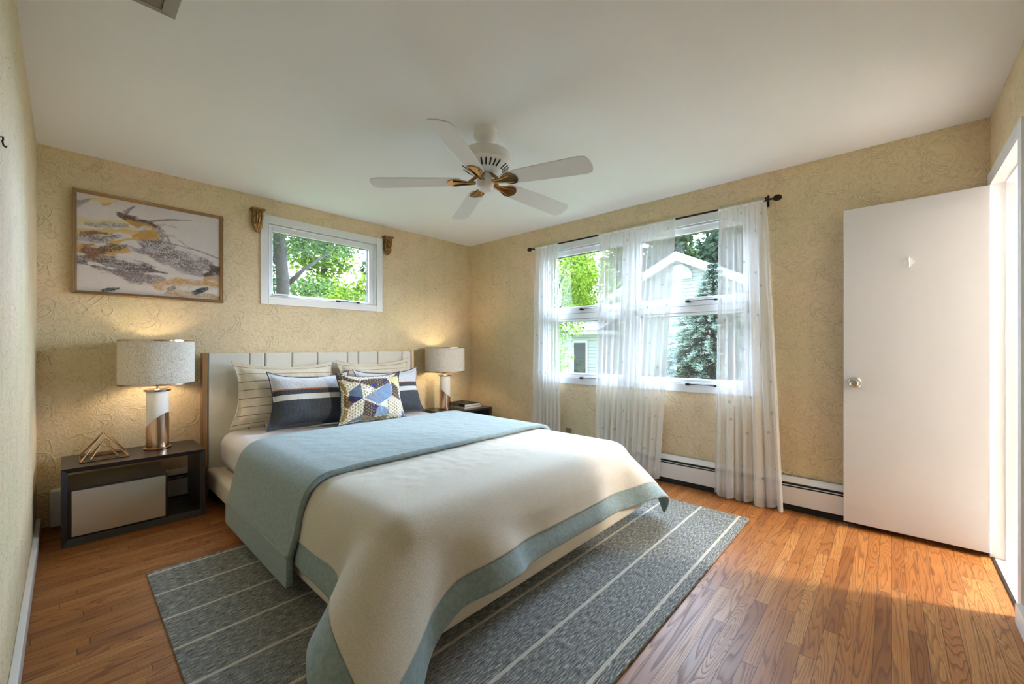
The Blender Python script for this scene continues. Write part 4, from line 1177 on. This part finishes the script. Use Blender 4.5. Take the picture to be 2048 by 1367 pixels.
# ------------------------------------------------------------------ table lamps
SHADE = shade_mat()
BULB = NB('warm_bulb'); BULB.p(Base_Color=(1, 0.9, 0.75, 1)); BULB.b.inputs['Emission Color'].default_value = (1.0, 0.78, 0.52, 1); BULB.b.inputs['Emission Strength'].default_value = 6.0
BULB = BULB.m
def table_lamp(label, x, y, r, z0, z1, cut, power):
    t = thing('table_lamp', label, 'lamp', (x, y, NZ), 0, 'bedside lamps with drum shades')
    b0, b1 = z0 - NZ, z1 - NZ
    cr = 0.0625; top = b0 - 0.035
    bm = bmesh.new(); lathe(bm, [(0.0, 0.0), (0.073, 0.0), (0.075, 0.004), (0.075, 0.012), (0.066, 0.016), (0.0, 0.016)], 56, caps=False)
    finish(bm, 'base', COPPER, t, smooth='auto', angle=30)
    # column: metal lower sleeve cut on a slant, ceramic above
    za, zb = cut
    bm = bmesh.new(); seg = 64
    lo = []; hi = []; tp = []
    for k in range(seg):
        a = 2 * PI * k / seg
        zc = (za + zb) / 2 + (zb - za) / 2 * (math.cos(a) * 0.78 - math.sin(a) * 0.62)
        lo.append((cr * math.cos(a), cr * math.sin(a), 0.014)); hi.append((cr * math.cos(a), cr * math.sin(a), zc)); tp.append((cr * math.cos(a), cr * math.sin(a), top - 0.012))
    A = [bm.verts.new(p) for p in lo]; B = [bm.verts.new(p) for p in hi]
    for k in range(seg): bm.faces.new((A[k], A[(k + 1) % seg], B[(k + 1) % seg], B[k]))
    finish(bm, 'metal_sleeve', COPPER, t, smooth=True)
    bm = bmesh.new()
    A = [bm.verts.new((p[0] * 0.975, p[1] * 0.975, p[2] - 0.004)) for p in hi]; B = [bm.verts.new((p[0] * 0.975, p[1] * 0.975, p[2])) for p in tp]
    for k in range(seg): bm.faces.new((A[k], A[(k + 1) % seg], B[(k + 1) % seg], B[k]))
    finish(bm, 'ceramic_column', PORC, t, smooth=True)
    bm = bmesh.new(); lathe(bm, [(0.0, top - 0.014), (0.072, top - 0.014), (0.074, top - 0.010), (0.074, top), (0.070, top + 0.003), (0.0, top + 0.003)], 56, caps=False)
    finish(bm, 'cap', COPPER, t, smooth='auto', angle=30)
    bm = bmesh.new(); lathe(bm, [(0.007, top), (0.007, b1 - 0.03)], 16); lathe(bm, [(0.016, b0 + 0.05), (0.018, b0 + 0.09), (0.016, b0 + 0.10)], 20)
    for a in (0, 2 * PI / 3, 4 * PI / 3):
        tube(bm, [(0, 0, b1 - 0.035), ((r - 0.004) * math.cos(a), (r - 0.004) * math.sin(a), b1 - 0.012)], 0.0025, 6)
    finish(bm, 'stem', COPPER, t, smooth='auto')
    bm = bmesh.new(); lathe(bm, [(r, b0), (r, b1), (r - 0.003, b1), (r - 0.003, b0), (r, b0)], 72, caps=False)
    sh = finish(bm, 'lamp_shade', SHADE, t, smooth='auto')
    for za_, zb_ in ((b0 - 0.001, b0 + 0.010), (b1 - 0.010, b1 + 0.001)):
        bm = bmesh.new(); lathe(bm, [(r + 0.0015, za_), (r + 0.0015, zb_), (r - 0.005, zb_), (r - 0.005, za_), (r + 0.0015, za_)], 72, caps=False)
        finish(bm, 'shade_band', COPPER, sh, smooth='auto')
    bm = bmesh.new(); bmesh.ops.create_uvsphere(bm, u_segments=20, v_segments=14, radius=0.030, matrix=Matrix.Translation((0, 0, b0 + 0.135)))
    finish(bm, 'bulb', BULB, t, smooth=True)
    d = bpy.data.lights.new('lamp_glow', 'POINT'); d.energy = power; d.color = (1.0, 0.80, 0.56); d.shadow_soft_size = 0.035
    l = bpy.data.objects.new('lamp_glow', d); link(l, t); l.location = (0, 0, b0 + 0.085)
    return t
table_lamp('drum-shade lamp with white and copper column beside the wire pyramid', 0.430, 3.735, 0.204, 0.896, 1.20, (0.135, 0.250), 0.22)
table_lamp('drum-shade lamp with white and copper column beside the two books', 2.915, 3.725, 0.222, 0.874, 1.15, (0.250, 0.135), 0.22)

# ------------------------------------------------------------------ wire pyramid ornament
t = thing('wire_pyramid', 'open bronze wire pyramid ornament with a smaller pyramid nested inside', 'ornament', (0.165, 3.705, NZ))
def wire_pyr(name, w_, h_, r):
    bm = bmesh.new(); c = [(-w_, -w_), (w_, -w_), (w_, w_), (-w_, w_)]
    for k in range(4):
        a, b_ = c[k], c[(k + 1) % 4]
        tube(bm, [(*a, r), (*b_, r)], r, 6); tube(bm, [(*a, r), (0, 0, h_)], r, 6)
    finish(bm, name, GOLDT, t)
wire_pyr('outer_pyramid', 0.107, 0.158, 0.0042)
wire_pyr('inner_pyramid', 0.062, 0.105, 0.0036)

# ------------------------------------------------------------------ books
PAGES = plain('book_pages', srgb(226, 222, 210), 0.8, noise=0.05, scale=200)
CBLK = plain('black_book_cover', srgb(16, 16, 17), 0.65)
CWHT = plain('white_book_cover', srgb(214, 206, 200), 0.5)
INK = plain('white_ink', srgb(214, 212, 208), 0.5)
GREYINK = plain('grey_print', srgb(120, 118, 118), 0.5)
def book(label, loc, rz, w_, d_, h_, cover):
    t = thing('book', label, 'book', loc, math.radians(rz), 'books beside the far lamp')
    bx('page_block', (0.006, w_ - 0.003, 0.004, d_ - 0.004, 0.0025, h_ - 0.0025), PAGES, t)
    bm = bmesh.new(); box(bm, 0.0, w_, 0, d_, 0, 0.0025); box(bm, 0.0, w_, 0, d_, h_ - 0.0025, h_); box(bm, 0.0, 0.004, 0, d_, 0.0025, h_ - 0.0025)
    cv = finish(bm, 'cover', cover, t)
    return t, cv
book('white-covered book lying flat on the far nightstand under a black book', (3.062, 3.555, NZ), 2, 0.275, 0.325, 0.020, CWHT)
t, cv = book('black-covered book with white spine lettering lying on top of a white book', (3.068, 3.562, NZ + 0.020), 3, 0.255, 0.315, 0.028, CBLK)
def text(s, size, M, mat, parent, name):
    cu = bpy.data.curves.new(name, 'FONT'); cu.body = s; cu.size = size; cu.extrude = 0.0003; cu.align_x = 'CENTER'; cu.align_y = 'CENTER'
    tmp = bpy.data.objects.new(name, cu); COL.objects.link(tmp)
    dg = bpy.context.evaluated_depsgraph_get(); dg.update()
    me = bpy.data.meshes.new_from_object(tmp.evaluated_get(dg)); bpy.data.objects.remove(tmp)
    me.transform(M); me.materials.clear(); me.materials.append(mat); me.name = name
    return link(bpy.data.objects.new(name, me), parent)
text('READER | BATH', 0.026, Matrix.Translation((-0.0004, 0.185, 0.014)) @ Matrix(((0, 0, -1, 0), (-1, 0, 0, 0), (0, 1, 0, 0), (0, 0, 0, 1))), INK, cv, 'spine_lettering')
bm = bmesh.new()
for (x0, y0, x1, y1) in ((0.05, 0.05, 0.13, 0.06), (0.05, 0.08, 0.20, 0.10), (0.09, 0.16, 0.11, 0.23), (0.13, 0.16, 0.15, 0.21), (0.17, 0.13, 0.20, 0.20)):
    box(bm, x0, x1, y0, y1, 0.028, 0.0283)
finish(bm, 'cover_print', GREYINK, cv)

# ------------------------------------------------------------------ hall ceiling light (it throws the bright patch through the doorway)
t = thing('hall_light', 'round frosted ceiling light in the hall beyond the doorway', 'ceiling light', (3.46, -2.10, ZC))
bm = bmesh.new(); lathe(bm, [(0.15, 0.0), (0.15, -0.02), (0.13, -0.025), (0.0, -0.025)], 40, caps=False); finish(bm, 'ceiling_plate', CHROME, t, smooth='auto')
hb = NB('frosted_glass_lit'); hb.b.inputs['Emission Color'].default_value = (1, 0.88, 0.72, 1); hb.b.inputs['Emission Strength'].default_value = 3.0
bm = bmesh.new(); lathe(bm, [(0.13, -0.025), (0.125, -0.06), (0.09, -0.095), (0.04, -0.11), (0.0, -0.112)], 40, caps=False); finish(bm, 'globe', hb.m, t, smooth=True)
d = bpy.data.lights.new('hall_glow', 'POINT'); d.energy = 30.0; d.color = (1.0, 0.95, 0.87); d.shadow_soft_size = 0.10
l = bpy.data.objects.new('hall_glow', d); link(l, t); l.location = (0, 0, -0.26)

# ------------------------------------------------------------------ outside
GZ = -0.75
LAWN = plain('lawn', srgb(74, 92, 50), 0.95, noise=0.3, scale=3)
bx('ground_outside', (-25, 45, -25, 45, GZ - 0.2, GZ), LAWN)['kind'] = 'structure'
DRIVE = plain('pale_driveway', srgb(150, 140, 134), 0.9, noise=0.06, scale=5)
bx('path_outside', (8.8, 11.9, -6, 6.4, GZ, GZ + 0.02), DRIVE)['kind'] = 'structure'

def scatter_leaves(name, mat, parent, blobs, n, size, seed, droop=0.3, aspect=2.2):
    """leaf blades spread through ellipsoid blobs (c, r): denser to the outside"""
    r = np.random.RandomState(seed)
    wts = np.array([b_[1][0] * b_[1][1] * b_[1][2] for b_ in blobs]) ** 0.8; wts /= wts.sum()
    V = []; F = []; tone = []
    k = r.choice(len(blobs), n, p=wts)
    d = r.normal(size=(n, 3)); d /= np.linalg.norm(d, axis=1, keepdims=True)
    rad = r.uniform(0.15, 1.0, n) ** 0.5
    c = np.array([b_[0] for b_ in blobs])[k]; ra = np.array([b_[1] for b_ in blobs])[k]
    pos = c + d * ra * rad[:, None] + r.normal(0, 0.05, (n, 3))
    ax = r.normal(size=(n, 3)); ax[:, 2] = ax[:, 2] * 0.5 - droop; ax /= np.linalg.norm(ax, axis=1, keepdims=True)
    tmp = r.normal(size=(n, 3)); sd = np.cross(ax, tmp); sd /= np.linalg.norm(sd, axis=1, keepdims=True)
    L = size * r.uniform(0.6, 1.4, n)[:, None]; W = L / aspect
    quad = np.stack([pos - ax * L * 0.5, pos + sd * W * 0.5, pos + ax * L * 0.5, pos - sd * W * 0.5], 1)
    me = bpy.data.meshes.new(name)
    me.from_pydata(quad.reshape(-1, 3).tolist(), [], np.arange(n * 4).reshape(n, 4).tolist())
    at = me.attributes.new('tone', 'FLOAT', 'POINT')
    tn = np.clip(0.5 + 0.32 * r.normal(size=n), 0, 1)
    at.data.foreach_set('value', np.repeat(tn, 4).astype(np.float32))
    me.materials.append(mat)
    return link(bpy.data.objects.new(name, me), parent)

BARK = plain('bark', srgb(58, 52, 48), 0.95, noise=0.35, scale=14, bump=0.8)
def tree(label, base, trunk_pts, radii, blobs, n, size, mat, seed, name='tree', branches=(), droop=0.3, aspect=2.2):
    t = thing(name, label, 'tree', base)
    b0 = Vector(base)
    bm = bmesh.new(); tube(bm, [Vector(p) - b0 for p in trunk_pts], list(radii), 12)
    for br in branches: tube(bm, [Vector(p) - b0 for p in br[0]], list(br[1]), 7)
    finish(bm, 'trunk', BARK, t, smooth=True)
    bl = [((c[0] - base[0], c[1] - base[1], c[2] - base[2]), r_) for c, r_ in blobs]
    scatter_leaves('foliage', mat, t, bl, n, size, seed, droop, aspect)
    return t
LF_MID = leaf_mat('leaf_mid_green', srgb(42, 58, 34), srgb(104, 126, 82))
LF_BRT = leaf_mat('leaf_bright_green', srgb(66, 92, 30), srgb(150, 172, 66))
LF_DRK = leaf_mat('leaf_grey_green', srgb(44, 60, 46), srgb(96, 116, 92))
# behind the high window
tree('leafy tree with a thick bare trunk seen through the high window', (2.63, 8.0, GZ), [(2.60, 8.0, GZ), (2.62, 8.0, 1.2), (2.64, 8.02, 2.3), (2.58, 8.05, 3.2), (2.50, 8.1, 4.6)], (0.17, 0.13, 0.11, 0.10, 0.07),
     [((2.6, 8.3, 3.5), (1.3, 0.9, 0.75)), ((3.6, 8.4, 3.35), (0.9, 0.7, 0.4)), ((3.0, 9.2, 2.2), (1.6, 0.6, 0.55)), ((2.2, 9.0, 2.5), (0.6, 0.6, 0.7))], 15000, 0.07, LF_MID, 41,
     branches=(([(2.63, 8.0, 2.2), (3.0, 8.0, 2.6), (3.5, 8.1, 3.0)], (0.05, 0.035, 0.015)), ([(2.6, 8.0, 2.6), (2.3, 8.1, 2.9), (2.0, 8.2, 3.3)], (0.05, 0.03, 0.015))))
tree('yellow-green sapling in the low right of the high window view', (3.6, 7.2, GZ), [(3.6, 7.2, GZ), (3.6, 7.2, 1.0), (3.62, 7.25, 1.9)], (0.05, 0.04, 0.02),
     [((3.55, 7.3, 2.0), (0.42, 0.35, 0.34)), ((3.2, 7.35, 1.85), (0.3, 0.3, 0.2)), ((3.85, 7.3, 2.3), (0.3, 0.3, 0.25))], 2400, 0.075, LF_BRT, 42)
for lab, x0, y0, m, sd in (('pale green tree farthest off at the left of the high window view', 3.3, 14.0, LF_MID, 43), ('pale green tree farthest off in the middle of the high window view', 6.9, 16.6, LF_BRT, 53), ('pale green tree farthest off at the right of the high window view', 8.5, 14.0, LF_MID, 54)):
    b0 = (x0, y0, GZ); k = y0 / 14.0
    tree(lab, b0, [b0, (x0, y0, 2.5), (x0 + 0.1, y0, 4.8)], (0.2, 0.16, 0.08),
         [((x0, y0, 2.6 * k), (1.3 * k, 0.9, 1.0)), ((x0 + 0.1, y0 + 0.2, 4.0 * k), (1.3 * k, 0.8, 0.8)), ((x0, y0, 5.2 * k), (1.0 * k, 0.8, 0.7))], 8000, 0.19, m, sd)
# beyond the side windows
tree('bright green tree filling the window pane nearest the room corner', (7.3, 5.5, GZ), [(7.4, 5.9, GZ), (7.4, 5.8, 1.0), (7.35, 5.6, 2.2), (7.3, 5.4, 3.6)], (0.09, 0.075, 0.06, 0.03),
     [((7.2, 5.2, 2.7), (0.8, 1.15, 0.85)), ((7.3, 4.6, 2.35), (0.6, 0.7, 0.45)), ((7.1, 5.7, 1.75), (0.6, 0.55, 0.7)), ((7.2, 5.55, 0.9), (0.5, 0.55, 0.6)), ((7.2, 5.2, 1.6), (0.45, 0.6, 0.28)), ((7.4, 5.1, 3.6), (0.9, 1.0, 0.5))], 12000, 0.075, LF_BRT, 44,
     branches=(([(7.38, 5.75, 1.2), (7.2, 5.3, 1.9), (7.2, 4.9, 2.5)], (0.03, 0.02, 0.008)), ([(7.35, 5.6, 2.0), (7.2, 5.2, 2.6), (7.1, 4.7, 3.0)], (0.03, 0.02, 0.008))), droop=0.6)
for lab, y0, zt_, m, sd in (
    ('grey-green tree behind the lowest right slope of the white roof', 2.4, 7.6, LF_DRK, 46),
    ('dark grey-green tree rising straight behind the roof slope of the white house', 5.2, 8.6, LF_DRK, 45),
    ('mid green tree behind the gable peak, veiled by the wide curtain', 8.0, 8.2, LF_MID, 47),
    ('hazy tree filling the gap over the white roof, right of the gable peak', 7.2, 9.4, LF_DRK, 51),
    ('hazy tree in the gap over the white roof, left of the gable peak', 10.4, 9.4, LF_MID, 52),
    ('light green tree behind the low wing of the white house', 10.8, 8.6, LF_BRT, 48),
    ('light green tree farther left than the low wing of the white house', 13.6, 9.0, LF_BRT, 49)):
    b0 = (20.5 if y0 not in (7.2, 10.4) else 23.4, y0, GZ)
    tree(lab, b0, [b0, (b0[0], y0, 3.0), (b0[0], y0 + 0.1, zt_ - 1.0)], (0.16, 0.13, 0.07),
         [((b0[0], y0, 3.0), (1.0, 1.25, 1.6)), ((b0[0], y0 + 0.1, 5.4), (1.0, 1.25, 1.7)), ((b0[0], y0 - 0.1, zt_ - 1.0), (0.9, 1.15, 1.2))], 9500, 0.27, m, sd)

# spruce
t = thing('spruce_tree', 'blue-green spruce with drooping tiers in front of the white house', 'tree', (8.1, 2.42, GZ))
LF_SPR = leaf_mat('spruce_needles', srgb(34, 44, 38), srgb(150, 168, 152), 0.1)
r = np.random.RandomState(77)
quads = []; tones = []
bmb = bmesh.new(); tube(bmb, [(0, 0, 0), (0, 0, 2.0), (0.02, 0, 3.46)], [0.09, 0.06, 0.008], 10)
for lvl in range(30):
    hz = 0.35 + lvl * 0.105
    R = (3.5 - hz) * 0.58
    nb_ = int(8 + R * 9)
    for k in range(nb_):
        a = 2 * PI * (k + r.uniform(-0.3, 0.3)) / nb_ + lvl * 0.7
        L = R * r.uniform(0.8, 1.08)
        dr = r.uniform(0.20, 0.36)
        npt = max(5, int(L / 0.05))
        for i in range(npt):
            q = (i + 0.5) / npt
            if q < 0.25: continue
            p = np.array([math.cos(a) * L * q, math.sin(a) * L * q, hz + 0.16 * q * L - dr * L * q * q])
            for s_ in range(15):
                dirv = np.array([math.cos(a + r.uniform(-1.2, 1.2)), math.sin(a + r.uniform(-1.2, 1.2)), r.uniform(-0.5, 0.6)])
                dirv /= np.linalg.norm(dirv); sd = np.cross(dirv, r.normal(size=3)); sd /= np.linalg.norm(sd)
                pl = p + r.normal(0, 0.018, 3); ln = r.uniform(0.04, 0.085)
                quads.append([pl, pl + dirv * ln * 0.5 + sd * 0.007, pl + dirv * ln, pl + dirv * ln * 0.5 - sd * 0.007])
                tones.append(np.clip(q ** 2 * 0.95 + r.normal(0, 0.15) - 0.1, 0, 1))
        tube(bmb, [(0, 0, hz), (math.cos(a) * L * 0.5, math.sin(a) * L * 0.5, hz + 0.08 * L - dr * L * 0.25), (math.cos(a) * L * 0.95, math.sin(a) * L * 0.95, hz + 0.15 * L - dr * L * 0.9)], [0.012, 0.008, 0.003], 4, caps=False)
finish(bmb, 'trunk', BARK, t, smooth=True)
quads = np.array(quads); me = bpy.data.meshes.new('needles')
me.from_pydata(quads.reshape(-1, 3).tolist(), [], np.arange(len(quads) * 4).reshape(-1, 4).tolist())
at = me.attributes.new('tone', 'FLOAT', 'POINT'); at.data.foreach_set('value', np.repeat(np.array(tones), 4).astype(np.float32))
me.materials.append(LF_SPR); link(bpy.data.objects.new('foliage', me), t)

# white house with a gable towards the room
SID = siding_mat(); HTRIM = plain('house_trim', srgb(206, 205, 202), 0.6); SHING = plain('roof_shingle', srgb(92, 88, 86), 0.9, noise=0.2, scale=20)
DARKG = plain('dark_window_glass', srgb(58, 58, 52), 0.15)
t = thing('white_house', 'neighbouring white sided house with a gable and arched vent', 'house', (12.0, 4.5, GZ))
bm = bmesh.new()
zpk = 3.72 - GZ; sl = 0.50; hw = 4.0
MG = Matrix(((0, 0, 1, 0), (1, 0, 0, 0), (0, 1, 0, 0), (0, 0, 0, 1)))
prism(bm, [(-hw, 0), (hw, 0), (hw, zpk - sl * hw), (0, zpk), (-hw, zpk - sl * hw)], MG, 0, 6)
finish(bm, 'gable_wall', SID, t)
bm = bmesh.new()
for sgn in (-1, 1):
    prism(bm, [(0, zpk + 0.02), (0, zpk + 0.14), (sgn * (hw + 0.3), zpk + 0.14 - sl * (hw + 0.3)), (sgn * (hw + 0.3), zpk + 0.02 - sl * (hw + 0.3))], MG, -0.25, 6.2)
rf = finish(bm, 'roof', SHING, t)
bm = bmesh.new()
for sgn in (-1, 1):
    prism(bm, [(0, zpk - 0.10), (0, zpk + 0.15), (sgn * (hw + 0.32), zpk + 0.15 - sl * (hw + 0.32)), (sgn * (hw + 0.32), zpk - 0.10 - sl * (hw + 0.32))], MG, -0.29, -0.22)
finish(bm, 'fascia', HTRIM, t)
bm = bmesh.new()
zc = 3.16 - GZ
arc = [(0.36 * math.cos(a), zc + 0.36 * math.sin(a)) for a in np.linspace(0, PI, 20)]
prism(bm, [(0.36, zc - 0.06)] + arc + [(-0.36, zc - 0.06)], MG, -0.04, 0.02)
finish(bm, 'arched_vent', HTRIM, t)
OW = Vector((-0.8, 3.9, 0))
def offs(o): o.location = OW; return o
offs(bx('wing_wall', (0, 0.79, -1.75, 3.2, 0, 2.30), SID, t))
bm = bmesh.new(); box(bm, -0.3, 0.75, -1.95, 3.4, 2.30, 2.42); offs(finish(bm, 'eave', HTRIM, t))
bm = bmesh.new(); prism(bm, [(-0.35, 2.42), (0.78, 2.42), (0.78, 2.85)], Matrix(((1, 0, 0, 0), (0, 0, 1, 0), (0, 1, 0, 0), (0, 0, 0, 1))), -1.95, 3.4); offs(finish(bm, 'wing_roof', SHING, t))
bm = bmesh.new(); box(bm, -0.04, 0.02, -1.33, -0.78, 0.9, 2.12); wf = offs(finish(bm, 'window', HTRIM, t))
bx('pane', (-0.05, -0.035, -1.27, -0.84, 0.97, 2.04), DARKG, wf)
